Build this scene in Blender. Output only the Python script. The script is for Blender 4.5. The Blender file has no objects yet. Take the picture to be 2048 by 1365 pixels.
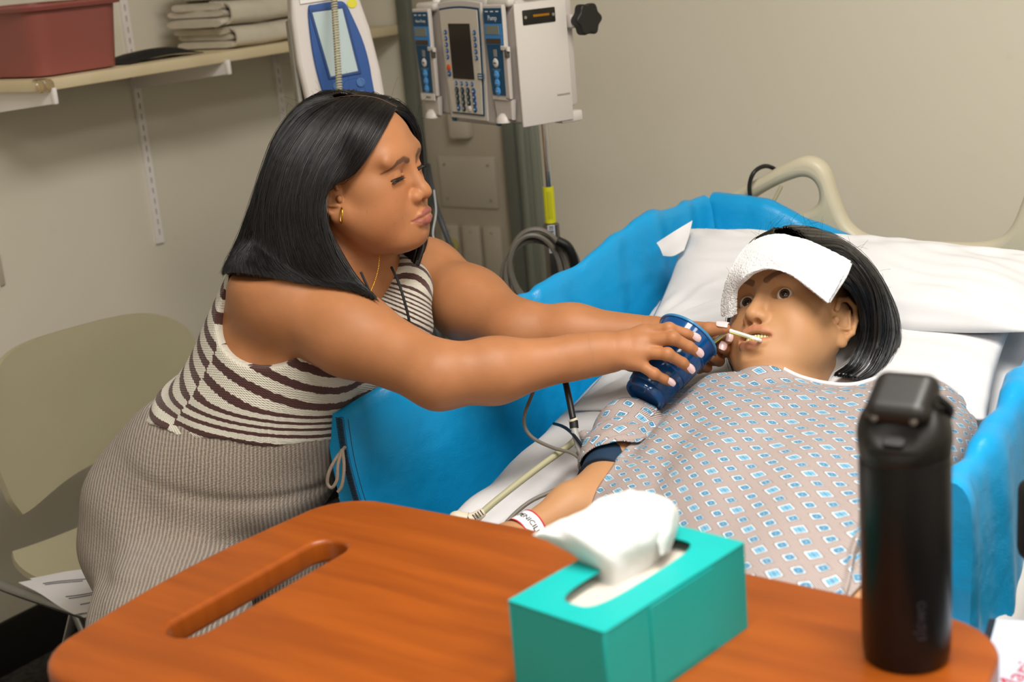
import bpy, bmesh, math, random
import numpy as np
from mathutils import Vector, Matrix, Euler
random.seed(7); rng = np.random.RandomState(11)
scene = bpy.context.scene
COL = scene.collection

# ------------------------------------------------------------------ camera
W_, H_ = 2048.0, 1365.0
FPX = 2844.4
_p, _r, _y = [math.radians(a) for a in (15.8, 5.0, 36.3)]
_fw = np.array([-math.sin(_y)*math.cos(_p), math.cos(_y)*math.cos(_p), -math.sin(_p)])
_rt = np.array([math.cos(_y), math.sin(_y), 0.0]); _up = np.cross(_rt, _fw)
RT = math.cos(_r)*_rt - math.sin(_r)*_up
UP = math.sin(_r)*_rt + math.cos(_r)*_up
CAM = np.array([0.0, 0.0, 1.5])
cd = bpy.data.cameras.new('camera'); cam = bpy.data.objects.new('camera', cd); COL.objects.link(cam)
cd.sensor_width = 36.0; cd.lens = FPX/W_*36.0; cd.clip_start = 0.05
cam.matrix_world = Matrix(((RT[0], UP[0], -_fw[0], CAM[0]), (RT[1], UP[1], -_fw[1], CAM[1]), (RT[2], UP[2], -_fw[2], CAM[2]), (0, 0, 0, 1)))
cd.dof.use_dof = True; cd.dof.focus_distance = 2.05; cd.dof.aperture_fstop = 5.0
scene.camera = cam

# ------------------------------------------------------------------ world, lights, exposure
w = bpy.data.worlds.new('world'); scene.world = w; w.use_nodes = True
w.node_tree.nodes['Background'].inputs[0].default_value = (0.9, 0.95, 1.0, 1); w.node_tree.nodes['Background'].inputs[1].default_value = 0.15
def area_light(name, loc, sx, sy, power, col, rot=(0, 0, 0)):
    l = bpy.data.lights.new(name, 'AREA'); l.shape = 'RECTANGLE'; l.size = sx; l.size_y = sy; l.energy = power; l.color = col
    o = bpy.data.objects.new(name, l); COL.objects.link(o); o.location = loc; o.rotation_euler = rot
    return o
PANELS = [(-0.30, 0.95, 2.66, 52), (-0.55, -1.35, 2.66, 13), (0.95, 0.75, 2.66, 27), (0.95, -1.35, 2.66, 11)]
for i, (x, y, z, pw) in enumerate(PANELS):
    area_light('ceiling_panel_light', (x, y, z), 0.6, 1.2, pw, (1.0, 0.965, 0.91))
scene.view_settings.view_transform = 'Standard'; scene.view_settings.look = 'None'
scene.view_settings.gamma = 1.0; scene.view_settings.use_curve_mapping = False
scene.view_settings.exposure = 0.0

# ------------------------------------------------------------------ helpers
def P(u, v, d):
    """point seen at pixel (u,v) at optical depth d metres"""
    return CAM + (_fw + RT*((u-1024)/FPX) + UP*((682.5-v)/FPX))*d
def srgb(c):
    if isinstance(c, str):
        c = tuple(int(c[i:i+2], 16) for i in (0, 2, 4))
    return tuple(((x/255)/12.92 if x/255 <= 0.04045 else ((x/255+0.055)/1.055)**2.4) for x in c)
MATS = {}
def mat(name, col, rough=0.5, metal=0.0, bump=0.0, bscale=200.0, vary=0.0, vscale=8.0, spec=0.5, trans=0.0, sss=0.0, coat=0.0, emit=0.0, sheen=0.0, alpha=1.0, ior=1.45):
    if name in MATS: return MATS[name]
    m = bpy.data.materials.new(name); m.use_nodes = True; MATS[name] = m
    nt = m.node_tree; b = nt.nodes['Principled BSDF']
    c = srgb(col) + (1,)
    b.inputs['Base Color'].default_value = c; b.inputs['Roughness'].default_value = rough; b.inputs['Metallic'].default_value = metal
    b.inputs['Specular IOR Level'].default_value = spec; b.inputs['Transmission Weight'].default_value = trans
    b.inputs['Coat Weight'].default_value = coat; b.inputs['Sheen Weight'].default_value = sheen; b.inputs['IOR'].default_value = ior
    if alpha < 1: b.inputs['Alpha'].default_value = alpha
    if sss: b.inputs['Subsurface Weight'].default_value = sss; b.inputs['Subsurface Radius'].default_value = (0.012, 0.005, 0.003); b.inputs['Subsurface Scale'].default_value = 1.0
    if emit: b.inputs['Emission Color'].default_value = c; b.inputs['Emission Strength'].default_value = emit
    tc = None
    if vary or bump:
        tc = nt.nodes.new('ShaderNodeTexCoord')
    if vary:
        n = nt.nodes.new('ShaderNodeTexNoise'); n.inputs['Scale'].default_value = vscale; n.inputs['Detail'].default_value = 4
        nt.links.new(tc.outputs['Object'], n.inputs['Vector'])
        r = nt.nodes.new('ShaderNodeMapRange'); r.inputs[1].default_value = 0.3; r.inputs[2].default_value = 0.7; r.inputs[3].default_value = 1-vary; r.inputs[4].default_value = 1+vary
        nt.links.new(n.outputs['Fac'], r.inputs[0])
        mx = nt.nodes.new('ShaderNodeVectorMath'); mx.operation = 'SCALE'; mx.inputs[0].default_value = c[:3]
        nt.links.new(r.outputs[0], mx.inputs['Scale']); nt.links.new(mx.outputs[0], b.inputs['Base Color'])
    if bump:
        n2 = nt.nodes.new('ShaderNodeTexNoise'); n2.inputs['Scale'].default_value = bscale; n2.inputs['Detail'].default_value = 3
        nt.links.new(tc.outputs['Object'], n2.inputs['Vector'])
        bp = nt.nodes.new('ShaderNodeBump'); bp.inputs['Strength'].default_value = bump; bp.inputs['Distance'].default_value = 0.002
        nt.links.new(n2.outputs['Fac'], bp.inputs['Height']); nt.links.new(bp.outputs[0], b.inputs['Normal'])
    return m
WM = {}
def wmat(o): return WM.get(o.name, np.eye(4))
def setp(o, label=None, cat=None, group=None, kind=None):
    if label: o['label'] = label
    if cat: o['category'] = cat
    if group: o['group'] = group
    if kind: o['kind'] = kind
    return o
def thing(name, label, cat, loc=(0, 0, 0), M=None, group=None):
    o = bpy.data.objects.new(name, None); COL.objects.link(o); o.empty_display_size = 0.05
    m = Matrix.Translation(Vector([float(a) for a in loc])) if M is None else Matrix(M)
    o.matrix_world = m; WM[o.name] = np.array(m)
    return setp(o, label, cat, group)
def obj(name, verts, faces, m, parent=None, world=False, smooth=False, label=None, cat=None, group=None, kind=None, mats=None, fmat=None):
    """one mesh object; verts in the parent's frame, or in world space when world=True"""
    v = np.asarray(verts, float).reshape(-1, 3)
    Mp = wmat(parent) if parent is not None else np.eye(4)
    if parent is not None and world:
        Mi = np.linalg.inv(Mp); v = v@Mi[:3, :3].T + Mi[:3, 3]
    me = bpy.data.meshes.new(name)
    if isinstance(faces, np.ndarray) and faces.ndim == 2:
        k = faces.shape[1]; n = len(faces)
        me.vertices.add(len(v)); me.vertices.foreach_set('co', v.astype(np.float32).ravel())
        me.loops.add(n*k); me.loops.foreach_set('vertex_index', faces.astype(np.int32).ravel())
        me.polygons.add(n); me.polygons.foreach_set('loop_start', np.arange(0, n*k, k, dtype=np.int32)); me.polygons.foreach_set('loop_total', np.full(n, k, np.int32))
        me.update(calc_edges=True)
    else:
        me.from_pydata([tuple(a) for a in v], [], [tuple(int(i) for i in f) for f in faces]); me.update()
    for mm in (mats or [m]): me.materials.append(mm)
    if fmat is not None: me.polygons.foreach_set('material_index', np.asarray(fmat, np.int32))
    if smooth: me.polygons.foreach_set('use_smooth', np.ones(len(me.polygons), bool))
    o = bpy.data.objects.new(name, me); COL.objects.link(o)
    if parent is not None: o.parent = parent
    WM[o.name] = Mp
    return setp(o, label, cat, group, kind)
def join(*parts):
    V, Fc, n = [], [], 0
    for v, f in parts:
        v = np.asarray(v, float).reshape(-1, 3); V.append(v); Fc += [tuple(int(i)+n for i in q) for q in f]; n += len(v)
    return np.concatenate(V), Fc
def bm_out(bm):
    v = np.array([x.co[:] for x in bm.verts]); bm.verts.index_update()
    f = [tuple(x.index for x in q.verts) for q in bm.faces]; bm.free(); return v, f
def box(c, s, bev=0.0, seg=2, R=None):
    bm = bmesh.new(); bmesh.ops.create_cube(bm, size=1.0)
    for q in bm.verts: q.co = Vector((q.co.x*s[0], q.co.y*s[1], q.co.z*s[2]))
    if bev: bmesh.ops.bevel(bm, geom=bm.edges[:], offset=bev, segments=seg, affect='EDGES', profile=0.5)
    v, f = bm_out(bm)
    if R is not None: v = v@np.asarray(R).T
    return v+np.array(c), f
def bx(x0, x1, y0, y1, z0, z1, bev=0.0, seg=2):
    return box(((x0+x1)/2, (y0+y1)/2, (z0+z1)/2), (abs(x1-x0), abs(y1-y0), abs(z1-z0)), bev, seg)
def catmull(pts, n=8, closed=False):
    p = np.asarray(pts, float); N = len(p)
    if N < 3 and not closed: return np.array([p[0]+(p[-1]-p[0])*t for t in np.linspace(0, 1, n+1)])
    out = []
    rngi = range(N if closed else N-1)
    for i in rngi:
        if closed: a, b, c, d = p[(i-1) % N], p[i], p[(i+1) % N], p[(i+2) % N]
        else: a, b, c, d = p[i-1] if i > 0 else 2*p[0]-p[1], p[i], p[i+1], p[i+2] if i+2 < N else 2*p[-1]-p[-2]
        for k in range(n):
            t = k/n; out.append(0.5*((2*b)+(c-a)*t+(2*a-5*b+4*c-d)*t*t+(3*b-a-3*c+d)*t**3))
    if not closed: out.append(p[-1])
    return np.array(out)
def frames(p, closed=False):
    t = np.gradient(p, axis=0) if not closed else (np.roll(p, -1, 0)-np.roll(p, 1, 0))
    t = t/(np.linalg.norm(t, axis=1)[:, None]+1e-12)
    a = np.array([0, 0, 1.0]) if abs(t[0][2]) < 0.9 else np.array([1.0, 0, 0])
    n = np.cross(t[0], a); n /= np.linalg.norm(n); ns = []
    for i in range(len(p)):
        n = n-t[i]*(n@t[i]); n /= np.linalg.norm(n)+1e-12; ns.append(n)
    ns = np.array(ns); return t, ns, np.cross(t, ns)
def tube(pts, r, seg=10, n=6, closed=False, caps=True, smooth=True):
    p = catmull(pts, n, closed) if smooth else np.asarray(pts, float)
    L = len(p); t, a, b = frames(p, closed)
    rr = np.full(L, r) if np.isscalar(r) else np.interp(np.linspace(0, 1, L), np.linspace(0, 1, len(r)), r)
    th = np.arange(seg)*2*np.pi/seg
    v = p[:, None, :]+rr[:, None, None]*(np.cos(th)[None, :, None]*a[:, None, :]+np.sin(th)[None, :, None]*b[:, None, :])
    f = []
    for i in range(L if closed else L-1):
        j = (i+1) % L
        for k in range(seg): f.append((i*seg+k, i*seg+(k+1) % seg, j*seg+(k+1) % seg, j*seg+k))
    v = v.reshape(-1, 3)
    if caps and not closed: f.append(tuple(range(seg))[::-1]); f.append(tuple((L-1)*seg+k for k in range(seg)))
    return v, f
def lathe(prof, seg=32, o=(0, 0, 0), ax=(0, 0, 1), closed=False, elong=None):
    ax = np.array(ax, float); ax /= np.linalg.norm(ax)
    a = np.cross(ax, [0, 1, 0] if abs(ax[1]) < 0.9 else [1, 0, 0]); a /= np.linalg.norm(a); b = np.cross(ax, a)
    v, f = [], []
    for r, z in prof:
        for k in range(seg):
            t = 2*np.pi*k/seg; v.append(np.array(o)+ax*z+r*(np.cos(t)*a+np.sin(t)*b))
    n = len(prof)
    for i in range(n-1):
        for k in range(seg): f.append((i*seg+k, i*seg+(k+1) % seg, (i+1)*seg+(k+1) % seg, (i+1)*seg+k))
    if prof[0][0] > 1e-6: f.append(tuple(range(seg))[::-1])
    if prof[-1][0] > 1e-6: f.append(tuple((n-1)*seg+k for k in range(seg)))
    return np.array(v), f
def rrect(w_, h_, r, n=6):
    out = []
    for cx, cy, a0 in ((w_/2-r, h_/2-r, 0), (-w_/2+r, h_/2-r, 90), (-w_/2+r, -h_/2+r, 180), (w_/2-r, -h_/2+r, 270)):
        for k in range(n+1):
            a = math.radians(a0+90*k/n); out.append((cx+r*math.cos(a), cy+r*math.sin(a)))
    return out
def prism(loops, depth, bev=0.0, res=2):
    """2-D outline(s) (first outer, rest holes) extruded along local z; z from -depth/2 to depth/2"""
    cu = bpy.data.curves.new('t', 'CURVE'); cu.dimensions = '2D'; cu.fill_mode = 'BOTH'
    cu.extrude = max(depth/2-bev, 0); cu.bevel_depth = bev; cu.bevel_resolution = res; cu.offset = -bev
    for lp in loops:
        s = cu.splines.new('POLY'); s.points.add(len(lp)-1); s.use_cyclic_u = True
        for q, (x, y) in zip(s.points, lp): q.co = (x, y, 0, 1)
    o = bpy.data.objects.new('t', cu); COL.objects.link(o)
    dg = bpy.context.evaluated_depsgraph_get(); me = bpy.data.meshes.new_from_object(o.evaluated_get(dg))
    v = np.array([q.co[:] for q in me.vertices]); f = [tuple(q.vertices) for q in me.polygons]
    bpy.data.objects.remove(o); bpy.data.curves.remove(cu); bpy.data.meshes.remove(me)
    return v, f
def text_mesh(s, size, depth=0.0003, align='CENTER'):
    cu = bpy.data.curves.new('t', 'FONT'); cu.body = s; cu.size = size; cu.extrude = depth; cu.align_x = align; cu.align_y = 'CENTER'; cu.resolution_u = 3
    o = bpy.data.objects.new('t', cu); COL.objects.link(o)
    dg = bpy.context.evaluated_depsgraph_get(); me = bpy.data.meshes.new_from_object(o.evaluated_get(dg))
    v = np.array([q.co[:] for q in me.vertices]); f = [tuple(q.vertices) for q in me.polygons]
    bpy.data.objects.remove(o); bpy.data.curves.remove(cu); bpy.data.meshes.remove(me)
    return v, f
def xf(vf, M):
    v, f = vf; M = np.asarray(M, float)
    return v@M[:3, :3].T+M[:3, 3], f
def mtx(x, y, z, o):
    m = np.eye(4); m[:3, 0] = x; m[:3, 1] = y; m[:3, 2] = z; m[:3, 3] = o; return m
def rotz(a): return np.array([[math.cos(a), -math.sin(a), 0], [math.sin(a), math.cos(a), 0], [0, 0, 1]])
def rotx(a): return np.array([[1, 0, 0], [0, math.cos(a), -math.sin(a)], [0, math.sin(a), math.cos(a)]])
def roty(a): return np.array([[math.cos(a), 0, math.sin(a)], [0, 1, 0], [-math.sin(a), 0, math.cos(a)]])
def grid_faces(nu, nv, wrap=False):
    f = []
    for i in range(nu-1):
        for j in range(nv if wrap else nv-1):
            k = (j+1) % nv
            f.append((i*nv+j, i*nv+k, (i+1)*nv+k, (i+1)*nv+j))
    return np.array(f)
def cspline(ctrl, nu, nv):
    """smooth surface through a control grid (rows x cols x 3)"""
    c = np.asarray(ctrl, float)
    def up(a, n):
        s = catmull(a.reshape(len(a), -1), 12); idx = np.linspace(0, len(s)-1, n)
        i0 = np.floor(idx).astype(int).clip(0, len(s)-2); t = (idx-i0)[:, None]
        return (s[i0]*(1-t)+s[i0+1]*t).reshape((n,)+a.shape[1:])
    g = up(c, nu); g = up(g.transpose(1, 0, 2), nv).transpose(1, 0, 2)
    return g
def slab(g, th, nrm=None):
    """thicken a surface grid g (nu,nv,3) along its normals: closed solid"""
    gu = np.gradient(g, axis=0); gv = np.gradient(g, axis=1); n = np.cross(gu, gv); n /= np.linalg.norm(n, axis=2)[..., None]+1e-12
    if nrm is not None and (n.reshape(-1, 3).mean(0)@np.array(nrm)) < 0: n = -n
    nu, nv = g.shape[:2]; a = g.reshape(-1, 3); b = (g-n*(th if np.isscalar(th) else th[..., None])).reshape(-1, 3); N = nu*nv
    f = [tuple(q) for q in grid_faces(nu, nv)]; f += [tuple(i+N for i in q[::-1]) for q in grid_faces(nu, nv)]
    for j in range(nv-1):
        f.append((j+1, j, N+j, N+j+1)); k = (nu-1)*nv; f.append((k+j, k+j+1, N+k+j+1, N+k+j))
    for i in range(nu-1):
        f.append((i*nv, (i+1)*nv, N+(i+1)*nv, N+i*nv)); q = i*nv+nv-1; f.append((q+nv, q, N+q, N+q+nv))
    return np.concatenate([a, b]), f
def fix_normals(o):
    bm = bmesh.new(); bm.from_mesh(o.data); bmesh.ops.recalc_face_normals(bm, faces=bm.faces[:]); bm.to_mesh(o.data); bm.free()
def auto_smooth(o, ang=40):
    me = o.data; bm = bmesh.new(); bm.from_mesh(me); bmesh.ops.recalc_face_normals(bm, faces=bm.faces[:])
    ca = math.radians(ang)
    for e in bm.edges:
        if len(e.link_faces) == 2: e.smooth = e.calc_face_angle(0) < ca
        else: e.smooth = False
    for q in bm.faces: q.smooth = True
    bm.to_mesh(me); bm.free()
def part(name, vf, m, parent=None, world=False, sm=40, **kw):
    o = obj(name, vf[0], vf[1], m, parent, world, **kw)
    if sm: auto_smooth(o, sm)
    return o
class NT:
    """tiny node-graph helper"""
    def __init__(s, name, rough=0.6):
        s.m = bpy.data.materials.new(name); s.m.use_nodes = True; s.t = s.m.node_tree; s.b = s.t.nodes['Principled BSDF']; s.b.inputs['Roughness'].default_value = rough
    def n(s, typ, **kw):
        q = s.t.nodes.new(typ)
        for k, v in kw.items(): setattr(q, k, v)
        return q
    def put(s, sock, v):
        if isinstance(v, bpy.types.NodeSocket): s.t.links.new(v, sock)
        else: sock.default_value = v
    def math(s, op, a, b=0.0, c=0.0, clamp=False):
        q = s.n('ShaderNodeMath', operation=op, use_clamp=clamp); s.put(q.inputs[0], a); s.put(q.inputs[1], b)
        if len(q.inputs) > 2: s.put(q.inputs[2], c)
        return q.outputs[0]
    def mix(s, f, a, b):
        q = s.n('ShaderNodeMix', data_type='RGBA'); s.put(q.inputs[0], f)
        s.put(q.inputs[6], a if isinstance(a, bpy.types.NodeSocket) else srgb(a)+(1,)); s.put(q.inputs[7], b if isinstance(b, bpy.types.NodeSocket) else srgb(b)+(1,))
        return q.outputs[2]
    def noise(s, vec, sc, det=3.0):
        q = s.n('ShaderNodeTexNoise'); q.inputs['Scale'].default_value = sc; q.inputs['Detail'].default_value = det
        if vec is not None: s.put(q.inputs['Vector'], vec)
        return q.outputs['Fac']
    def rng(s, v, a, b, c=0.0, d=1.0, smooth=False):
        q = s.n('ShaderNodeMapRange'); q.interpolation_type = 'SMOOTHSTEP' if smooth else 'LINEAR'
        s.put(q.inputs[0], v); q.inputs[1].default_value = a; q.inputs[2].default_value = b; q.inputs[3].default_value = c; q.inputs[4].default_value = d
        return q.outputs[0]
    def attr(s, name): q = s.n('ShaderNodeAttribute'); q.attribute_name = name; return q
    def bump(s, h, strength=0.5, dist=0.002):
        q = s.n('ShaderNodeBump'); q.inputs['Strength'].default_value = strength; q.inputs['Distance'].default_value = dist
        s.put(q.inputs['Height'], h); s.t.links.new(q.outputs[0], s.b.inputs['Normal'])
# ================================================================== room
X0, X1, Y0, Y1, ZC = -2.7, 1.9, -2.3, 2.9, 2.7
def wall_mat():
    n = NT('wall_paint', 0.62); tc = n.n('ShaderNodeTexCoord').outputs['Object']
    a = n.noise(tc, 1.3, 3); s = n.noise(tc, 9.0, 6)
    c = n.mix(n.rng(a, 0.35, 0.65, 0, 1), 'dbd4c3', 'ded8c8')
    c = n.mix(n.rng(s, 0.70, 0.78, 0, 0.12), c, '8d8474')
    n.put(n.b.inputs['Base Color'], c); n.bump(n.noise(tc, 260, 2), 0.12, 0.001); return n.m
WALL = wall_mat()
def floor_mat():
    n = NT('dark_carpet', 0.95); tc = n.n('ShaderNodeTexCoord').outputs['Object']
    c = n.mix(n.rng(n.noise(tc, 60, 4), 0.35, 0.65), '1c1916', '3a322b'); n.put(n.b.inputs['Base Color'], c); n.bump(n.noise(tc, 350, 2), 0.6, 0.003); return n.m
part('floor', bx(X0-.1, X1+.1, Y0-.1, Y1+.1, -.1, 0), floor_mat(), kind='structure', sm=0)
part('ceiling', bx(X0-.1, X1+.1, Y0-.1, Y1+.1, ZC, ZC+.1), mat('ceiling_white', 'dedbd2', 0.9, bump=.3, bscale=90), kind='structure', sm=0)
part('wall_left', bx(X0-.1, X0, Y0, Y1, 0, ZC), WALL, kind='structure', sm=0)
part('wall_back', bx(X0-.1, X1+.1, Y1, Y1+.1, 0, ZC), WALL, kind='structure', sm=0)
part('wall_right', bx(X1, X1+.1, Y0, Y1, 0, ZC), WALL, kind='structure', sm=0)
part('wall_front', bx(X0-.1, X1+.1, Y0-.1, Y0, 0, ZC), WALL, kind='structure', sm=0)
BB = mat('baseboard_black', '14120f', 0.5)
part('baseboard_left', bx(X0, X0+.012, Y0, Y1, 0, .122, .004), BB, kind='structure')
part('baseboard_back', bx(X0+.012, X1, Y1-.012, Y1, 0, .122, .004), BB, kind='structure')
LBLS = ['ceiling light panel above the bed and the seated woman', 'ceiling light panel in the left rear of the room behind the camera', 'ceiling light panel to the right of the bed', 'ceiling light panel in the right rear of the room behind the camera']
for (x, y, z, pw), lb_ in zip(PANELS, LBLS):
    t = thing('ceiling_light', lb_, 'light', (x, y, ZC), group='ceiling light panels')
    part('frame', prism([[(a*1.0, b*1.0) for a, b in rrect(.68, 1.28, .01)], [(a, b) for a, b in rrect(.60, 1.20, .01)]], .02), mat('light_frame', 'e8e8e4', .5), t)
    part('diffuser', box((0, 0, -.004), (.61, 1.21, .004)), mat('light_diffuser', 'fff6e8', .6, emit=1.0), t, sm=0)

# ------------------------------------------------------------------ medical head panel on the back wall
hp = thing('wall_service_panel', 'beige wall service panel with grey rails and outlet plates behind the drip pole', 'panel', (-2.2, Y1, 0.9))
PM = mat('panel_beige', 'b5aa98', .5); PR = mat('rail_grey', '8f9488', .35, metal=.25); PR2 = mat('rail_dark', '6b6e64', .4, metal=.2)
part('panel_board', bx(-2.345, -2.075, Y1-.012, Y1, .35, 2.0, .002), PM, hp, True)
for (a, b) in ((-2.385, -2.345), (-2.085, -2.05)):
    part('rail', bx(a, b, Y1-.03, Y1, .35, 2.0, .004), PR2, hp, True, label='dark grey upright rail')
part('rail_cover', join(bx(-2.05, -1.985, Y1-.022, Y1, .35, 2.0, .006), bx(-2.035, -2.02, Y1-.028, Y1, .35, 2.0, .002), bx(-2.004, -1.99, Y1-.028, Y1, .35, 2.0, .002)), PR, hp, True)
PL = mat('plate_beige', 'bbb1a0', .42)
part('cover_plate', bx(-2.305, -2.125, Y1-.018, Y1-.010, .838, .972, .003), PL, hp, True, label='large blank cover plate')
for sx in (-2.285, -2.145):
    for sz in (.86, .95):
        part('screw', lathe([(0, 0), (.004, 0), (.004, .0015), (0, .002)], 10, (sx, Y1-.018, sz), (0, -1, 0)), mat('screw_metal', 'a39a8a', .4, metal=.6), hp, True)
part('switch_box', bx(-2.245, -2.185, Y1-.04, Y1-.010, 1.02, 1.10, .006), PL, hp, True)
for xa in (-2.316, -2.246, -2.178):
    q = part('outlet_plate', bx(xa, xa+.056, Y1-.022, Y1-.010, .655, .792, .004), PL, hp, True)
    part('centre_screw', lathe([(0, 0), (.003, 0), (.003, .001), (0, .0015)], 8, (xa+.028, Y1-.022, .775), (0, -1, 0)), mat('screw_metal', ''), q, True)
q = part('gas_outlet', lathe([(0, 0), (.022, 0), (.022, .006), (.014, .008), (.014, .002), (0, .002)], 20, (-2.28, Y1-.022, .735), (0, -1, 0)), mat('outlet_yellow', 'b7b06a', .5), hp, True, label='round yellow gas outlet ring')

# ------------------------------------------------------------------ shelf, standards, brackets
SH_Z = 1.309
WMET = mat('bracket_white', 'ece6e2', .45)
def standard(y, label):
    t = thing('shelf_standard', label, 'shelf rail', (X0, y, 1.3), group=None)
    zt, zb = 1.62, .858
    loops = [[(-.011, zb), (.011, zb), (.011, zt), (-.011, zt)]]
    z = zb+.02
    slots = []
    while z < zt-.02:
        for dx in (0,):
            loops.append([(dx-.0018, z), (dx-.0018, z+.014), (dx+.0018, z+.014), (dx+.0018, z)]); slots.append(z)
        z += .0254
    M = mtx((0, 1, 0), (0, 0, 1), (1, 0, 0), (X0+.0075, y, 0))
    v, f = xf(prism(loops, .003), M)
    a = bx(X0, X0+.006, y-.011, y-.009, zb, zt); b = bx(X0, X0+.006, y+.009, y+.011, zb, zt)
    part('channel', join((v, f), a, b), WMET, t, True, sm=30)
    part('slot_shadow_strip', bx(X0+.0004, X0+.0012, y-.004, y+.004, zb+.01, zt-.01), mat('slot_dark', '4a453e', .8), t, True, sm=0, label='dark back of the slots')
    return t
standard(2.262, 'white slotted shelf rail on the left wall hanging lowest in open view')
standard(2.735, 'white slotted shelf rail on the left wall nearest the room corner')
standard(1.79, 'white slotted shelf rail on the left wall at the shelf end, beyond the plastic basin')
def bracket(y, label):
    prof = [(0.004, -.050), (0.012, -.054), (.31, -.027), (.325, -.026), (.327, -.001), (.322, .0), (.004, 0)]
    M = mtx((1, 0, 0), (0, 0, 1), (0, -1, 0), (X0, y, SH_Z-.023))
    v, f = xf(prism([prof], .007, .001), M)
    lip = bx(X0+.316, X0+.328, y-.005, y+.005, SH_Z-.05, SH_Z-.017, .003)
    part('shelf_bracket', join((v, f), lip), WMET, None, label=label, cat='bracket')
bracket(2.262, 'white metal bracket under the middle of the shelf, tip sticking out past its edge')
bracket(2.735, 'white metal bracket under the far end of the shelf near the corner')
bracket(1.79, 'white metal bracket under the near end of the shelf, below the clear clip')
def shelf_mat():
    n = NT('shelf_laminate', .5); tc = n.n('ShaderNodeTexCoord').outputs['Object']
    n.put(n.b.inputs['Base Color'], n.mix(n.rng(n.noise(tc, 14, 3), .3, .7), 'cfbd98', 'd6c6a4')); return n.m
part('wall_shelf', bx(X0, -2.385, 1.768, 2.885, SH_Z-.023, SH_Z, .002), shelf_mat(), label='beige laminate shelf board on white brackets along the left wall', cat='shelf')
# clear clip on the shelf corner: two small rounded lobes
cl = thing('corner_clip', 'small clear plastic clip on the near corner of the beige shelf', 'clip', (-2.384, 1.775, SH_Z-.012))
CLM = mat('clear_plastic', 'e6d2ac', .12, trans=.75)
for dy, sc in ((-.011, 1), (.008, 1.05)):
    part('lobe', lathe([(0, -.004), (.008*sc, -.0035), (.0125*sc, 0), (.008*sc, .0035), (0, .004)], 18, (0.004, dy, 0), (1, 0, 0)), CLM, cl)
part('jaw', box((-.01, 0, .013), (.022, .02, .002), .0006), CLM, cl)
# basin
def basin(loc, L, Wd, Ht):
    t = thing('wash_basin', 'dusty rose plastic wash basin standing on the end of the wall shelf', 'basin', loc)
    BM = mat('rose_plastic', '94524a', .38, spec=.5)
    def ring(w_, l_, z, r): return [(x, y, z) for x, y in rrect(w_, l_, r, 6)]
    rings = [ring(Wd*.90-.03, L*.90-.03, 0, .02), ring(Wd*.90, L*.90, .004, .034), ring(Wd*.915, L*.915, .02, .036), ring(Wd, L, Ht-.012, .04), ring(Wd+.024, L+.024, Ht-.011, .05), ring(Wd+.03, L+.03, Ht-.004, .052), ring(Wd+.026, L+.026, Ht, .05),
             ring(Wd-.004, L-.004, Ht, .04), ring(Wd*.90, L*.90, .02, .034), ring(Wd*.86, L*.86, .006, .03)]
    v = np.array([p for r in rings for p in r]); n = len(rings[0])
    f = [(i*n+k, i*n+(k+1) % n, (i+1)*n+(k+1) % n, (i+1)*n+k) for i in range(len(rings)-1) for k in range(n)]
    f.append(tuple(range(n))[::-1]); f.append(tuple((len(rings)-1)*n+k for k in range(n)))
    part('tub', (v, f), BM, t, sm=35)
    for s in (-1, 1): part('rim_rib', tube([(-Wd/2-.008, s*L*.28, Ht+.0005), (Wd/2+.008, s*L*.28, Ht+.0005)], .0018, 6, 4), BM, t) if False else None
    return t
basin((-2.545, 1.904, SH_Z), .225, .275, .142)
# folded towels on the shelf
TW = mat('towel_cream', 'cfc6b4', .95, bump=.9, bscale=260, vary=.04, vscale=30)
def folded_towel(z, h, label, seed, L=.40, y0=2.325, x1=-2.412, wd=.205):
    r = np.random.RandomState(seed); t = thing('folded_towel', label, 'towel', (x1-wd/2, y0+L/2, z), group=None)
    lay = 3; th = h/lay
    for i in range(lay):
        zz = z+th*(i+.5); g = []
        back = r.uniform(-.012, .012); a_ = wd/2*(1-.03*i % 2)
        for s in np.linspace(0, 2*np.pi, 32, endpoint=False):
            cx = abs(math.cos(s))**.28*np.sign(math.cos(s)); cz = abs(math.sin(s))**.75*np.sign(math.sin(s))
            g.append([x1-wd/2+cx*(a_-.008)+(back if cx < 0 else -.003), cz*th*.50+zz])
        g = np.array(g); ys = np.linspace(y0+r.uniform(-.012, .012), y0+L, 26); rows = []
        for j, yy in enumerate(ys):
            e = min(1, (j+.6)/1.6)**.5; ctr = g.mean(0); q = ctr+(g-ctr)*np.array([1, .72+.28*e])
            q = q+np.array([.002*math.sin(yy*30+i), .0022*math.sin(yy*40+i*2+seed)+.0016*math.sin(yy*95+i)])+r.uniform(-.0005, .0005, q.shape)
            rows.append(np.stack([q[:, 0], np.full(32, yy)+.004*np.sin(g[:, 0]*60+i), q[:, 1]], 1))
        gg = np.array(rows); v = gg.reshape(-1, 3); f = [tuple(a) for a in grid_faces(26, 32, True)]; f.append(tuple(range(32))[::-1]); f.append(tuple(25*32+k for k in range(32)))
        part('fold', (v, f), TW, t, True, sm=60)
    # outer wrap of cloth round the long front side
    prof = [(x1-.06, z+h*.985), (x1-.018, z+h*.97), (x1+.003, z+h*.80), (x1+.009, z+h*.5), (x1+.005, z+h*.2), (x1-.014, z+h*.04), (x1-.06, z+h*.02)]
    pc = catmull([(a, b, 0) for a, b in prof], 5)
    ys = np.linspace(y0+.004, y0+L, 22)
    gg = np.array([[(p[0]+.0015*math.sin(yy*50+seed), yy, p[1]+.0012*math.sin(yy*33)) for p in pc] for yy in ys])
    part('outer_wrap', slab(gg, .005, (1, 0, 0)), TW, t, True, sm=60)
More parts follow.
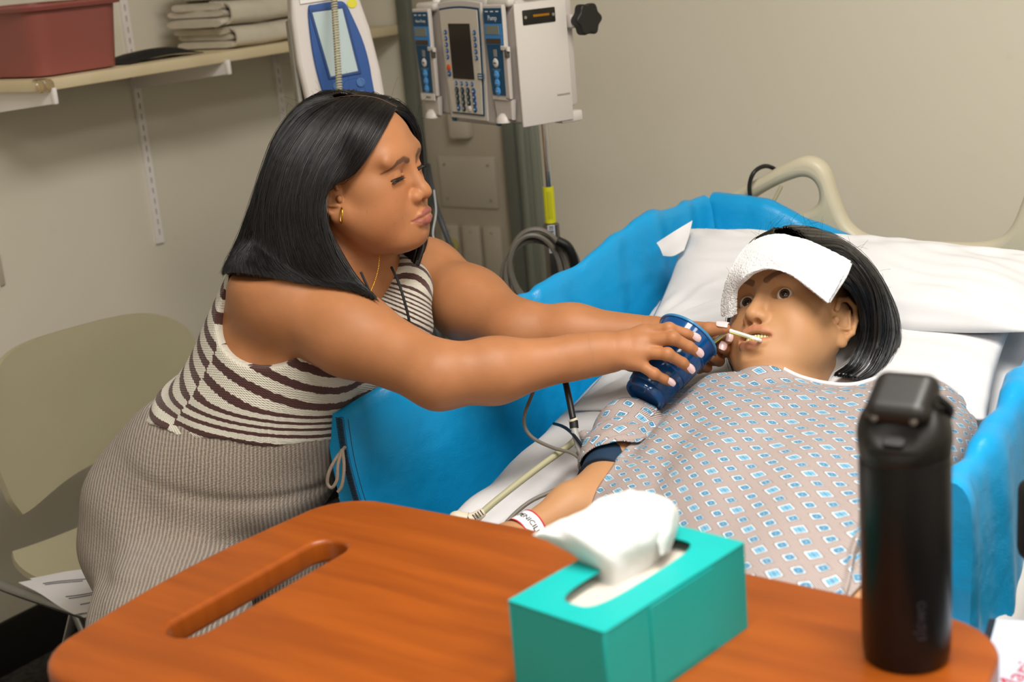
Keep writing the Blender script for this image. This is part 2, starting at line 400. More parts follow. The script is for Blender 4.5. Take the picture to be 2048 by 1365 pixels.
folded_towel(SH_Z+.001, .050, 'cream folded towel lying lowest on the shelf beside the monitor', 1)
folded_towel(SH_Z+.052, .056, 'cream folded towel second from the bottom of the shelf stack', 2, y0=2.318)
folded_towel(SH_Z+.109, .050, 'cream folded towel on top of the shelf stack, cut by the picture edge', 3)
# black cloth item
g = cspline([[(-2.43, 2.03, SH_Z+.002), (-2.43, 2.11, SH_Z+.010), (-2.43, 2.19, SH_Z+.009), (-2.43, 2.245, SH_Z+.003)],
             [(-2.47, 2.02, SH_Z+.003), (-2.47, 2.11, SH_Z+.022), (-2.47, 2.19, SH_Z+.021), (-2.47, 2.25, SH_Z+.004)],
             [(-2.53, 2.03, SH_Z+.003), (-2.53, 2.11, SH_Z+.017), (-2.53, 2.19, SH_Z+.015), (-2.53, 2.24, SH_Z+.004)]], 14, 26)
part('black_pouch', slab(g, .002, (0, 0, 1)), mat('black_cloth', '0d0c0d', .8, bump=.4), label='flat black cloth pouch lying on the shelf between basin and towels', cat='pouch')
# switch plate on the left wall at the picture edge
part('wall_plate', bx(X0, X0+.006, 1.74, 1.819, .862, .93, .002), mat('plate_beige', ''), label='small pale wall plate at the left picture edge above the chair', cat='plate')
# ================================================================== implicit-surface modelling (one continuous skin per figure)
class SDF:
    def __init__(s): s.ops = []; s.frames = {'w': np.eye(4)}
    def frame(s, name, M): s.frames[name] = np.linalg.inv(np.asarray(M, float)); s.fwd = getattr(s, 'fwd', {}); s.fwd[name] = np.asarray(M, float)
    def _add(s, f, c, r, k, mode, fr):
        c = np.asarray(c, float)
        if fr != 'w': M = s.fwd[fr]; c = M[:3, :3]@c+M[:3, 3]
        s.ops.append((f, c, r, k, mode, fr))
    def ell(s, c, r, k=.01, mode='u', fr='w', R=None):
        c = np.asarray(c, float); r = np.asarray(r, float); R = None if R is None else np.asarray(R, float)
        def f(p):
            q = p-c
            if R is not None: q = q@R
            a = np.sqrt(((q/r)**2).sum(-1))+1e-9; b = np.sqrt(((q/(r*r))**2).sum(-1))+1e-9
            return a*(a-1)/b
        s._add(f, c, r.max(), k, mode, fr)
    def cone(s, a, b, ra, rb, k=.01, mode='u', fr='w', flat=None):
        a = np.asarray(a, float); b = np.asarray(b, float); ab = b-a; L2 = ab@ab
        fl = None
        if flat is not None:  # flatten along a direction by a factor
            n = np.asarray(flat[0], float); n = n-ab*(n@ab)/L2; n /= np.linalg.norm(n); fl = (n, flat[1])
        def f(p):
            q = p-a; t = np.clip((q@ab)/L2, 0, 1); d = q-t[..., None]*ab
            if fl is not None: d = d+(d@fl[0])[..., None]*fl[0]*(1/fl[1]-1)
            t2 = t*t*(3-2*t)*.3+t*.7
            return np.sqrt((d*d).sum(-1))-(ra+(rb-ra)*t2)
        s._add(f, (a+b)/2, math.sqrt(L2)/2+max(ra, rb), k, mode, fr)
    def chain(s, pts, rad, k=.01, fr='w', mode='u', flat=None):
        for i in range(len(pts)-1): s.cone(pts[i], pts[i+1], rad[i], rad[i+1], k, mode, fr, flat)
    def fn(s, f, c, r, k, mode='u', fr='w'): s._add(f, c, r, k, mode, fr)
    def ev(s, p, cen=None, rad=None):
        d = np.full(p.shape[:-1], 1.0); cache = {'w': p}
        for f, c, r, k, mode, fr in s.ops:
            if cen is not None and np.linalg.norm(c-cen) > r+rad+.035+k: continue
            if fr not in cache: M = s.frames[fr]; cache[fr] = p@M[:3, :3].T+M[:3, 3]
            e = f(cache[fr])
            if mode == 'u':
                h = np.clip(k-np.abs(d-e), 0, None)/k; d = np.minimum(d, e)-h*h*k*.25
            elif mode == 's':
                h = np.clip(k-np.abs(d+e), 0, None)/k; d = np.maximum(d, -e)+h*h*k*.25
            elif mode == 'i':
                h = np.clip(k-np.abs(d-e), 0, None)/k; d = np.maximum(d, e)+h*h*k*.25
            elif mode == 'd':   # displacement (added)
                d = d+e
        return d
def mesh_sdf(func, lo, hi, vox, block=14):
    """func(points, centre, radius)->distance; blocks away from the surface are skipped"""
    lo = np.asarray(lo, float); hi = np.asarray(hi, float); n = np.ceil((hi-lo)/vox).astype(int)+1
    F = np.full(n, 9.0, np.float32); ax = [lo[i]+np.arange(n[i])*vox for i in range(3)]
    # coarse centres
    nb = [int(math.ceil(k/block)) for k in n]
    cs = [np.minimum((np.arange(b)*block+block/2), n[i])*vox+lo[i] for i, b in enumerate(nb)]
    C = np.stack(np.meshgrid(*cs, indexing='ij'), -1); rad = block*vox*.5*1.7321+vox*2
    coarse = np.full(C.shape[:3], 9.0)
    for i in range(nb[0]):
        for j in range(nb[1]):
            pc = C[i, j]; coarse[i, j] = func(pc, None, None)
    for i, j, k in np.argwhere(np.abs(coarse) < rad*1.45+.004):
        a = [i*block, j*block, k*block]; b = [min(a[q]+block+1, n[q]) for q in range(3)]
        g = np.stack(np.meshgrid(ax[0][a[0]:b[0]], ax[1][a[1]:b[1]], ax[2][a[2]:b[2]], indexing='ij'), -1)
        F[a[0]:b[0], a[1]:b[1], a[2]:b[2]] = func(g, g.reshape(-1, 3).mean(0), rad)
    # sign for untouched blocks
    for i, j, k in np.argwhere(~(np.abs(coarse) < rad*1.45+.004)):
        a = [i*block, j*block, k*block]
        s_ = F[a[0]:a[0]+block, a[1]:a[1]+block, a[2]:a[2]+block]; s_[s_ == 9.0] = 9.0 if coarse[i, j, k] > 0 else -9.0
    F[F == 0] = 1e-7
    ins = F < 0
    nx, ny, nz = [int(q) for q in n]
    cell = lambda i, j, k: (i*ny+j)*nz+k
    accs = []; quads = []
    for axis in range(3):
        sl0 = [slice(None)]*3; sl1 = [slice(None)]*3; sl0[axis] = slice(0, -1); sl1[axis] = slice(1, None)
        cr = ins[tuple(sl0)] != ins[tuple(sl1)]
        idx = np.argwhere(cr)
        if not len(idx): continue
        u, v = [(1, 2), (2, 0), (0, 1)][axis]
        ok = (idx[:, u] > 0) & (idx[:, v] > 0) & (idx[:, u] < n[u]-1) & (idx[:, v] < n[v]-1); idx = idx[ok]
        e = np.zeros(3, int); e[axis] = 1
        f0 = F[idx[:, 0], idx[:, 1], idx[:, 2]]; i2 = idx+e; f1 = F[i2[:, 0], i2[:, 1], i2[:, 2]]
        t = (f0/(f0-f1)); t = np.clip(t, .02, .98); pos = lo+(idx+t[:, None]*e)*vox
        du = np.zeros(3, int); du[u] = 1; dv = np.zeros(3, int); dv[v] = 1
        c4 = [idx-du-dv, idx-dv, idx, idx-du]
        ids = [cell(c[:, 0], c[:, 1], c[:, 2]) for c in c4]
        for q in ids: accs.append((q, pos))
        Q = np.stack(ids, 1); flip = ~(f0 < 0); Q[flip] = Q[flip][:, ::-1]; quads.append(Q)
    if not quads: return np.zeros((0, 3)), np.zeros((0, 4), int)
    Q = np.concatenate(quads); ids = np.concatenate([a for a, _ in accs]); ps = np.concatenate([b for _, b in accs])
    uq, inv = np.unique(ids, return_inverse=True); cnt = np.bincount(inv).astype(float)
    V = np.stack([np.bincount(inv, ps[:, c])/cnt for c in range(3)], 1)
    return V, np.searchsorted(uq, Q)
def vsmooth(V, Q, it=1, lam=.5):
    E = np.concatenate([Q[:, [0, 1]], Q[:, [1, 2]], Q[:, [2, 3]], Q[:, [3, 0]]]); n = len(V)
    for _ in range(it):
        s = np.zeros_like(V); 
        c = np.bincount(E[:, 0], minlength=n)+np.bincount(E[:, 1], minlength=n)
        for k in range(3): s[:, k] = np.bincount(E[:, 0], V[E[:, 1], k], n)+np.bincount(E[:, 1], V[E[:, 0], k], n)
        V = V+(s/np.maximum(c, 1)[:, None]-V)*lam
    return V
def add_col(o, name, arr):
    a = o.data.color_attributes.new(name, 'FLOAT_COLOR', 'POINT')
    c = np.ones((len(arr), 4), np.float32); c[:, :arr.shape[1]] = arr; a.data.foreach_set('color', c.ravel())
def add_vec(o, name, arr):
    a = o.data.attributes.new(name, 'FLOAT_VECTOR', 'POINT'); a.data.foreach_set('vector', np.asarray(arr, np.float32).ravel())
def loc(M, p): p = np.asarray(p, float); return p@M[:3, :3].T+M[:3, 3]
def inv(M): return np.linalg.inv(M)
def segd(p, a, b):
    a = np.asarray(a, float); b = np.asarray(b, float); ab = b-a; t = np.clip(((p-a)@ab)/(ab@ab), 0, 1); return np.linalg.norm(p-a-t[..., None]*ab, axis=-1)
def polyd(p, pts): return np.min([segd(p, pts[i], pts[i+1]) for i in range(len(pts)-1)], axis=0)
def sstep(x, a, b): t = np.clip((x-a)/(b-a), 0, 1); return t*t*(3-2*t)

# ------------------------------------------------------------------ head in its own frame: x = the person's right, y = face, z = up, origin between the eyes' level and the ears
def head_ops(S, fr, D):
    e, l = S.ell, S.cone
    cw = D.get('cw', 1.0)
    e((0, -.010, .026), (.0705*cw, .091, .0745), .01, fr=fr)                 # skull
    e((0, .030, .034), (.060*cw, .049, .052), .03, fr=fr)                   # forehead
    e((0, .030, -.030), (.0635*cw, .050, .070), .03, fr=fr)                 # mid face
    e((0, .028, -.068), (.0525*D.get('jaw', 1), .044, .042), .025, fr=fr)      # jaw
    for s in (1, -1):
        l((s*.058*cw, .0, -.045), (s*.030, .055, D['chinz']+.014), .020*D.get('jawr', 1), .017, .025, fr=fr)   # jaw line
        e((s*.036, .050, -.038), (.028, .027, .034), .026, fr=fr)              # cheek
        e((s*.044, .030, -.060), (.022, .030, .030), .03, fr=fr)
        e((s*.050*cw, .036, -.016), (.018, .022, .016), .02, fr=fr)            # cheekbone
        e((s*.028, .073, .020), (.029, .0105, .012), .018, fr=fr)               # brow
    e((0, D['chiny']-.014, D['chinz']+.010), (.021, .017, .016), .024, fr=fr)  # chin
    e((0, .070, -.066), (.030, .022, .026), .018, fr=fr)                       # muzzle
    # nose
    ny, nz = D['nosey'], D['nosez']
    l((0, .079, .004), (0, ny-.014, nz+.008), .0075, .0098, .012, fr=fr)
    e((0, ny-.0115, nz), (.0105, .0115, .0095), .008, fr=fr)
    for s in (1, -1):
        nw = D.get('nosew', 1.0); e((s*.0125*nw, ny-.020, nz-.003), (.0075*nw, .0105, .0080*nw), .006, fr=fr)
        e((s*.0072, ny-.0155, nz-.0105), (.0040, .0062, .0042), .004, 's', fr=fr)  # nostril
    # philtrum, lips
    ly, lz, mx, mz, my = D['lipy'], D['lipz'], D['mx'], D['mz'], D['my']
    op = D.get('open', 0.0)
    if op:
        # open mouth cavity
        e((D.get('mcx', 0), ly-.012, lz-.001), (mx*.93, .020, op), .004, 's', fr=fr)
    u1 = .0046*D.get('lipf', 1); u2 = .0062*D.get('lipf', 1)
    lsp = D.get('lsep', 0.0); zu, zl = lz+op*.92+.0015+lsp, lz-op*1.0-.0035-lsp*1.3
    for s in (1, -1):
        l((s*mx, my+.001, mz), (s*mx*.50, ly-.0055, zu*.65+mz*.35+.0018), .0017, u1*.8, .004, fr=fr)
        l((s*mx*.50, ly-.0055, zu*.65+mz*.35+.0018), (s*.004, ly-.0042, zu+.001), u1*.85, u1, .004, fr=fr)
        l((s*mx, my+.001, mz), (s*mx*.52, ly-.0075, zl*.7+mz*.3-.0010), .0017, u2*.78, .004, fr=fr)
        l((s*mx*.52, ly-.0075, zl*.7+mz*.3-.0010), (0, ly-.0050, zl-.0008), u2*.8, u2, .004, fr=fr)
    if not op:
        for s in (1, -1):
            l((s*(mx+.002), my+.005, mz-.0002), (s*mx*.5, ly+.0025, mz+.0006), .0009, .0010, .003, 's', fr=fr)
            l((s*mx*.5, ly+.0025, mz+.0006), (0, ly+.005, mz-.0004), .0010, .0009, .003, 's', fr=fr)
    e((0, ly-.001, zl-.0135), (.014, .0060, .0040), .007, 's', fr=fr)     # below the lip
    # eyes: socket, lids, opening
    ex, ey, ez = D['eye']
    for s in (1, -1):
        e((s*(ex-.001), ey+.0150, ez+.000), (.0185, .0100, .0120), .014, 's', fr=fr)
        e((s*(ex-.014), ey+.012, ez+.002), (.006, .008, .010), .010, 's', fr=fr)
        lr = D.get('lid', .0148); e((s*ex, ey-.0126, ez), (lr, .0148, lr*.96), .004, fr=fr)            # lids over the ball
        a, b, dn = D['op']                                                     # half width, half height, centre drop
        Rt = roty(s*D.get('slant', -.10))
        e((s*ex, ey+.000, ez+dn), (a, .014, b), .0018, 's', fr=fr, R=Rt)
        l((s*(ex-.0135), ey-.001, ez+dn-.001), (s*(ex-.0105), ey+.001, ez+dn-.0005), .0015, .002, .002, 's', fr=fr)
        # crease above the lid
        cz = D.get('crease', .0085)
        for q0, q1 in (((-.0125, -.004, cz-.005), (-.004, .0015, cz)), ((-.004, .0015, cz), (.006, .001, cz-.0005)), ((.006, .001, cz-.0005), (.0145, -.006, cz-.0055))):
            l((s*(ex+q0[0]), ey+q0[1]+.0028, ez+q0[2]), (s*(ex+q1[0]), ey+q1[1]+.0028, ez+q1[2]), .0010, .0010, .003, 's', fr=fr)
    # ears
    for s in (1, -1):
        c = np.array([s*.0765*cw, -.006, -.018]); es = D.get('ear', 1.0)
        ya = np.array([s*.38, -1, 0.0]); ya /= np.linalg.norm(ya); za = np.array([0, -.18, 1.0]); za -= ya*(za@ya); za /= np.linalg.norm(za); xa = np.cross(ya, za)
        T = lambda y, z, x=0: c+ya*y*es+za*z*es+xa*x*s*-1*es*(1 if True else 1)
        on = xa if xa[0]*s > 0 else -xa
        T = lambda y, z, x=0: c+ya*y*es+za*z*es+on*x*es
        e(T(.004, 0, -.003), (.0042*es, .0165*es, .028*es), .004, fr=fr, R=np.stack([on, ya, za], 1))
        rim = [(-.008, .012), (-.004, .0265), (.008, .0315), (.0185, .024), (.0205, .006), (.016, -.012), (.008, -.021)]
        for i in range(len(rim)-1):
            l(T(*rim[i], .002), T(*rim[i+1], .002), .0032*es, .0032*es, .002, fr=fr)
        e(T(.001, -.0265, .0005), (.0050*es, .0088*es, .0095*es), .004, fr=fr, R=np.stack([on, ya, za], 1))      # lobe
        l(T(-.004, -.012, .001), T(.011, -.008, .002), .0030*es, .0026*es, .003, fr=fr)
        l(T(.011, -.008, .002), T(.010, .016, .002), .0026*es, .0024*es, .003, fr=fr)                             # antihelix
        e(T(.0025, -.001, .0045), (.0055*es, .0068*es, .0085*es), .003, 's', fr=fr, R=np.stack([on, ya, za], 1))  # concha
        e(T(.004, .019, .004), (.0035*es, .0055*es, .0055*es), .003, 's', fr=fr, R=np.stack([on, ya, za], 1))
        e(T(-.0085, -.003, .0025), (.0038*es, .0042*es, .0055*es), .002, fr=fr, R=np.stack([on, ya, za], 1))      # tragus
def eyeball(parent, M, D, s, iris, r=.0124, look=(0, 0)):
    ex, ey, ez = D['eye']; c = np.array([s*ex, ey-.0126, ez])
    d = np.array([look[0], 1.0, look[1]]); d /= np.linalg.norm(d)
    prof = [(r*math.sin(t), r*math.cos(t)) for t in np.linspace(0, math.pi, 28)]
    ri = .0062; zi = math.sqrt(r*r-ri*ri)
    v, f = lathe([(a, b) for a, b in prof], 36, (0, 0, 0), (0, 0, 1))
    # colour by polar angle
    ax = d; a = np.cross(ax, [0, 0, 1]); a /= np.linalg.norm(a); b = np.cross(ax, a)
    R = np.stack([a, b, ax], 1)
    o = obj('eye', loc(M, v@R.T+c), f, None, parent, True, smooth=True, mats=[iris])
    add_vec(o, 'eyec', v/r); return o
def eye_mat(name, ic1, ic2, white='e6ddd6'):
    n = NT(name, .12); q = n.attr('eyec'); z = n.n('ShaderNodeSeparateXYZ'); n.t.links.new(q.outputs['Vector'], z.inputs[0]); zz = z.outputs[2]
    # zz = cos(angle): pupil > .975, iris > .86
    c = n.mix(n.rng(zz, .815, .835), white, '1e120c'); c = n.mix(n.rng(zz, .840, .86), c, ic1); c = n.mix(n.rng(zz, .87, .945), c, ic2); c = n.mix(n.rng(zz, .955, .963), c, '050404')
    n.put(n.b.inputs['Base Color'], c); n.b.inputs['Specular IOR Level'].default_value = .5; n.b.inputs['Coat Weight'].default_value = .25; n.b.inputs['Coat Roughness'].default_value = .03
    return n.m
def push(S, g, dmin, it=6):
    p = g.reshape(-1, 3).copy(); E = np.eye(3)*.002
    for _ in range(it):
        d = S.ev(p); nr = np.stack([S.ev(p+E[k])-d for k in range(3)], 1)/.002; nr /= np.linalg.norm(nr, axis=1)[:, None]+1e-9
        p = p+nr*np.clip(dmin-d, 0, .03)[:, None]
    return p.reshape(g.shape)
def push_soft(S, g, dmin, upto=1.0, it=8, start=-1.0):
    """push a surface grid out of a body with a smoothed displacement; fades out beyond 'upto' along the second axis"""
    D = push(S, g, dmin)-g; nv = g.shape[1]; fade = 1-sstep(np.linspace(0, 1, nv), upto-.12, upto+.05); D = D*(fade*sstep(np.linspace(0, 1, nv), start, start+.2))[None, :, None]
    for _ in range(it):
        A = np.pad(D, ((1, 1), (1, 1), (0, 0)), 'edge'); D2 = (A[:-2, 1:-1]+A[2:, 1:-1]+A[1:-1, :-2]+A[1:-1, 2:]+A[1:-1, 1:-1]*2)/6
        mag, m2 = np.linalg.norm(D, axis=2), np.linalg.norm(D2, axis=2); D = np.where((m2 > mag*.8)[..., None], D2, D)
    return g+D
# ------------------------------------------------------------------ hair: interpolated sheet of guides plus fine strands
def hair(name, guides, parent, m, nstr, seed, thick=.006, jit=.0022, rs=.00045, closed=False, base_pts=24, label=None, tipj=.02, lift=0.0, cen=None, loose=0, collide=None):
    G = np.array(guides, float); r = np.random.RandomState(seed)
    nA = (len(G)-1)*10+1; g = cspline(G, nA, base_pts*2)
    if collide: g = push_soft(collide[0], g, collide[1], collide[2] if len(collide) > 2 else .6)
    if cen is None: cen = g.reshape(-1, 3).mean(0)
    gu = np.gradient(g, axis=0); gv = np.gradient(g, axis=1); nn = np.cross(gu, gv); nn /= np.linalg.norm(nn, axis=2)[..., None]+1e-9
    out = g-np.asarray(cen); sg = np.sign((nn*out).sum(2)).mean(); nn = nn*(1 if sg >= 0 else -1)
    nv = g.shape[1]
    # base sheet: gently grooved
    ii = np.arange(nA)[:, None]; jj = np.arange(nv)[None]
    gb = g+nn*(.0012*np.sin(ii*1.7+.06*jj)+.0008*np.sin(ii*3.9))[..., None]
    v, f = slab(gb, thick)
    # slab() thickens along its own normal sign: choose inward
    base = (v, f)
    V, Fq = [], []; ns = 26; seg = 3; cnt = 0
    ts = np.linspace(0, nv-1, ns); j0 = np.floor(ts).astype(int).clip(0, nv-2); fj = (ts-j0)[:, None]
    allv = []
    for k in range(nstr):
        a = r.uniform(0, nA-1); dr = r.normal(0, .55)+np.cumsum(r.normal(0, .05, ns)); aa = np.clip(a+dr*np.linspace(0, 1, ns), 0, nA-1.001)
        i0 = np.floor(aa).astype(int); fa = (aa-i0)[:, None]
        def samp(A): return (A[i0, j0]*(1-fa)+A[i0+1, j0]*fa)*(1-fj)+(A[i0, j0+1]*(1-fa)+A[i0+1, j0+1]*fa)*fj
        p = samp(g); n_ = samp(nn); h = abs(r.normal(0, jit))+.0006
        if r.rand() < loose: h += r.uniform(.002, .008)
        w_ = np.linspace(0, 1, ns)[:, None]
        p = p+n_*(h*np.sin(np.clip(w_*3, 0, 1)*math.pi/2)+lift*w_)+r.normal(0, .0004, (ns, 3))*w_
        L = 1-abs(r.normal(0, tipj)); p = p[0]+(p-p[0]) if False else p
        # extend/shorten the tip
        ext = r.normal(0, tipj)*.35; p = p+(p[-1]-p[-3])*ext*w_**6*4
        rad = rs*r.uniform(.7, 1.5)*np.concatenate([np.ones(ns-6), np.linspace(1, .25, 6)])
        t, A_, B_ = frames(p); th = np.arange(seg)*2*np.pi/seg
        allv.append((p[:, None]+rad[:, None, None]*(np.cos(th)[None, :, None]*A_[:, None]+np.sin(th)[None, :, None]*B_[:, None])).reshape(-1, 3))
    Vs = np.concatenate(allv); q = grid_faces(ns, seg, True)
    Fs = (q[None]+(np.arange(nstr)*ns*seg)[:, None, None]).reshape(-1, 4)
    o = obj(name, base[0], base[1], m, parent, True, smooth=True, label=label)
    obj('strands', Vs, Fs, m, o, True, smooth=True, kind='stuff')
    return o, g
def wisps(name, starts, parent, m, seed, n, spread, length, rs=.0003, curl=1.0, base_dir=(0, 0, 1)):
    r = np.random.RandomState(seed); allv = []; ns = 14; seg = 3
    for k in range(n):
        s = starts[r.randint(len(starts))]+r.normal(0, .004, 3); d = np.array(base_dir)+r.normal(0, spread, 3); d /= np.linalg.norm(d); c = r.normal(0, curl, 3)
        p = [s]
        for i in range(ns-1): d = d+c*.10; d /= np.linalg.norm(d); p.append(p[-1]+d*length*r.uniform(.7, 1.1)/ns)
        p = np.array(p); t, A_, B_ = frames(p); th = np.arange(seg)*2*np.pi/seg
        allv.append((p[:, None]+rs*(np.cos(th)[None, :, None]*A_[:, None]+np.sin(th)[None, :, None]*B_[:, None])).reshape(-1, 3))
    q = grid_faces(ns, seg, True); Fs = (q[None]+(np.arange(n)*ns*seg)[:, None, None]).reshape(-1, 4)
    return obj(name, np.concatenate(allv), Fs, m, parent, True, smooth=True, kind='stuff')
# ------------------------------------------------------------------ skin shader: base tone plus painted masks (R lips, G brow, B blemish / nail, A unused)
def skin_mat(name, base, warm, lip, brow, rough=.48, sss=.12, freck=.35, bump=.25):
    n = NT(name, rough); tc = n.n('ShaderNodeTexCoord').outputs['Object']
    a = n.attr('mask'); sp = n.n('ShaderNodeSeparateColor'); n.t.links.new(a.outputs['Color'], sp.inputs[0])
    c = n.mix(n.rng(n.noise(tc, 14, 4), .35, .68, smooth=True), base, warm)
    if freck:
        f = n.rng(n.noise(tc, 150, 2), .60, .70, 0, freck); f2 = n.math('MULTIPLY', f, n.rng(n.noise(tc, 22, 2), .45, .6))
        c = n.mix(n.math('MULTIPLY', f2, sp.outputs[2]), c, '7a3f25')
    c = n.mix(n.math('MULTIPLY', sp.outputs[2], .22), c, 'b8714a')
    c = n.mix(sp.outputs[0], c, lip)
    c = n.mix(n.math('MULTIPLY', sp.outputs[1], n.rng(n.noise(tc, 900, 2), .25, .6, .55, 1.0) if freck else .9), c, brow)
    n.put(n.b.inputs['Base Color'], c)
    if sss:
        n.b.inputs['Subsurface Weight'].default_value = sss; n.b.inputs['Subsurface Radius'].default_value = (.010, .004, .002); n.b.inputs['Subsurface Scale'].default_value = .6; n.b.inputs['Specular IOR Level'].default_value = .32
    if bump: n.bump(n.noise(tc, 700, 3), bump, .0006)
    return n.m
NAIL = mat('nail_pink', 'ecc9c9', .18, spec=.6, coat=.5)
def fingernail(parent, tip, prev, up, w=.0055, L=.011, name='fingernail', off=.0065, back=.0020):
    """small curved plate on the back of the last finger segment"""
    tip = np.asarray(tip, float); d = tip-np.asarray(prev, float); d /= np.linalg.norm(d); up = np.asarray(up, float); up = up-d*(up@d); up /= np.linalg.norm(up); sd = np.cross(d, up)
    g = np.zeros((9, 9, 3))
    for i in range(9):
        for j in range(9):
            a = (i/8-.5)*2; b = j/8
            wd = w*(1-.12*abs(b-.5)*2) * (1 if b > .15 else .75+b*1.67)
            x = wd*a*(1 if b < .85 else math.sqrt(max(0, 1-.35*((b-.85)/.15)**2)))
            g[i, j] = tip+d*(-L*.62+L*b+.0015)+sd*x+up*(off+back*(1-b)-.0028*a*a*(1-.2*b)-.0016*b*b)
    return part(name, slab(g, .0006, up), NAIL, parent, True, sm=60)
# ================================================================== chair
ch = thing('stacking_chair', 'beige plastic stacking chair behind the seated woman', 'chair', (-2.05, 1.62, 0))
CP = mat('chair_plastic', 'aba386', .45, bump=.15, bscale=700, vary=.03, vscale=5)
CF = mat('chair_frame', '8f8e8b', .3, metal=.8)
# back: curved shell, slightly wrapped
rows = []
ny, nz = 30, 16
g = np.zeros((ny, nz, 3))
for i in range(ny):
    s = i/(ny-1)*2-1
    for j in range(nz):
        t = j/(nz-1)
        y = 1.665+s*.262*(.965+.035*math.sin(t*math.pi))
        top = .846-.010*s-.075*abs(s)**5; bot = .520+.060*(1-s*s)-.012*s+.03*abs(s)**6-.002
        if i in (0, ny-1): top -= .035; bot += .03
        z = bot+(top-bot)*t
        x = -2.235-.10*(z-.55)+.045*s*s
        g[i, j] = (x, y, z)
part('backrest', slab(g, .012, (1, 0, .2)), CP, ch, True, sm=50)
g = np.zeros((26, 22, 3))
for i in range(26):
    s = i/25*2-1
    for j in range(22):
        t = j/21
        x = -2.245+t*.45; y = 1.615+s*(.212+.02*t)*(1-.10*(abs(2*t-1)**8))
        z = .446+.012*(s*s)-.006*math.sin(t*math.pi)+(.018*(1-t*4)**2 if t < .25 else 0)-(.02*((t-.8)/.2)**2 if t > .8 else 0)
        g[i, j] = (x, y, z)
part('seat', slab(g, .012, (0, 0, 1)), CP, ch, True, sm=50)
for s in (-1, 1):
    y = 1.615+s*.235
    part('side_rail', tube([(-2.27, y-s*.01, .56), (-2.268, y, .49), (-2.262, y, .446), (-2.23, y, .428), (-2.0, y+s*.003, .424), (-1.82, y, .422)], .0095, 10, 6), CF, ch, True)
    part('leg', tube([(-2.02, y, .424), (-2.12, y+s*.012, .22), (-2.22, y+s*.02, .012)], .0095, 10, 5), CF, ch, True)
    part('leg', tube([(-2.02, y, .424), (-1.92, y+s*.012, .22), (-1.83, y+s*.02, .012)], .0095, 10, 5), CF, ch, True)
    part('back_post', tube([(-2.27, y-s*.01, .52), (-2.283, y-s*.02, .62), (-2.288, y-s*.04, .72)], .009, 10, 5), CF, ch, True)
part('cross_bar', tube([(-2.02, 1.38, .415), (-2.02, 1.85, .415)], .008, 10, 3), CF, ch, True)
# papers on the seat
def paper(name, pts, z, label, text=True):
    c = np.array(pts, float); gg = np.zeros((12, 14, 3))
    for i in range(12):
        for j in range(14):
            a, b = i/11, j/13
            p = (c[0]*(1-a)+c[1]*a)*(1-b)+(c[3]*(1-a)+c[2]*a)*b
            gg[i, j] = (p[0], p[1], z+.0035*math.sin(a*3+b*4)**2)
    o = part(name, slab(gg, .0012, (0, 0, 1)), mat('paper_white', 'd6d2d3', .7), None, label=label, cat='paper')
    if text:
        V = []
        for (a0, a1, b0) in ((.18, .72, .18), (.18, .62, .22), (.2, .95, .55), (.2, .5, .6), (.2, .8, .8)):
            p = [c[0]*(1-a)*(1-b0)+c[1]*a*(1-b0)+c[2]*a*b0+c[3]*(1-a)*b0 for a in np.linspace(a0, a1, 14)]
            q = np.array([(x, y, z+.0012+.0035*math.sin(a*3+b0*4)**2) for (x, y), a in zip(np.array(p)[:, :2], np.linspace(a0, a1, 14))])
            V.append(tube(q, .0009, 4, 1, smooth=False))
        part('print_line', join(*V), mat('print_grey', '6d6a6c', .7), o, kind='stuff')
ppts = lambda L: [(p[0], p[1]) for p in L]
A = [P(40, 1172, 2.55), P(215, 1128, 2.6), P(330, 1225, 2.35), P(165, 1240, 2.4)]
def onz(u, v, z):
    r = P(u, v, 1)-CAM; t = (z-CAM[2])/r[2]; return CAM+r*t
A = [onz(60, 1160, .46), onz(215, 1138, .46), onz(250, 1230, .46), onz(168, 1240, .46)]
B = [onz(38, 1172, .46), onz(205, 1148, .46), onz(330, 1215, .46), onz(150, 1238, .46)]
paper('paper_sheet', [(q[0], q[1]) for q in A], .4625, 'lower sheet of paper on the chair seat, mostly covered by the other', False)
paper('paper_sheet', [(q[0], q[1]) for q in B], .4665, 'printed top sheet of paper lying on the chair seat')

# ================================================================== overbed table
TZ = .896
def wood_mat():
    n = NT('cherry_laminate', .33); tc = n.n('ShaderNodeTexCoord').outputs['Object']
    mp = n.n('ShaderNodeMapping'); n.t.links.new(tc, mp.inputs[0]); mp.inputs['Scale'].default_value = (1.6, 16, 1); mp.inputs['Rotation'].default_value = (0, 0, .05)
    a = n.noise(mp.outputs[0], 2.2, 8); mp2 = n.n('ShaderNodeMapping'); n.t.links.new(tc, mp2.inputs[0]); mp2.inputs['Scale'].default_value = (8, 150, 1)
    b = n.noise(mp2.outputs[0], 3, 4)
    c = n.mix(n.rng(a, .3, .72, smooth=True), '874010', '9b4d14'); c = n.mix(n.rng(b, .55, .8, 0, .3), c, '73330f')
    n.put(n.b.inputs['Base Color'], c); n.b.inputs['Specular IOR Level'].default_value = .35; return n.m
WD = wood_mat()
tb = thing('overbed_table', 'cherry wood overbed table with rounded corners and handle slot, in the foreground', 'table', (-.72, .9, 0))
def tp(u, v): q = onz(u, v, TZ); return (q[0], q[1])
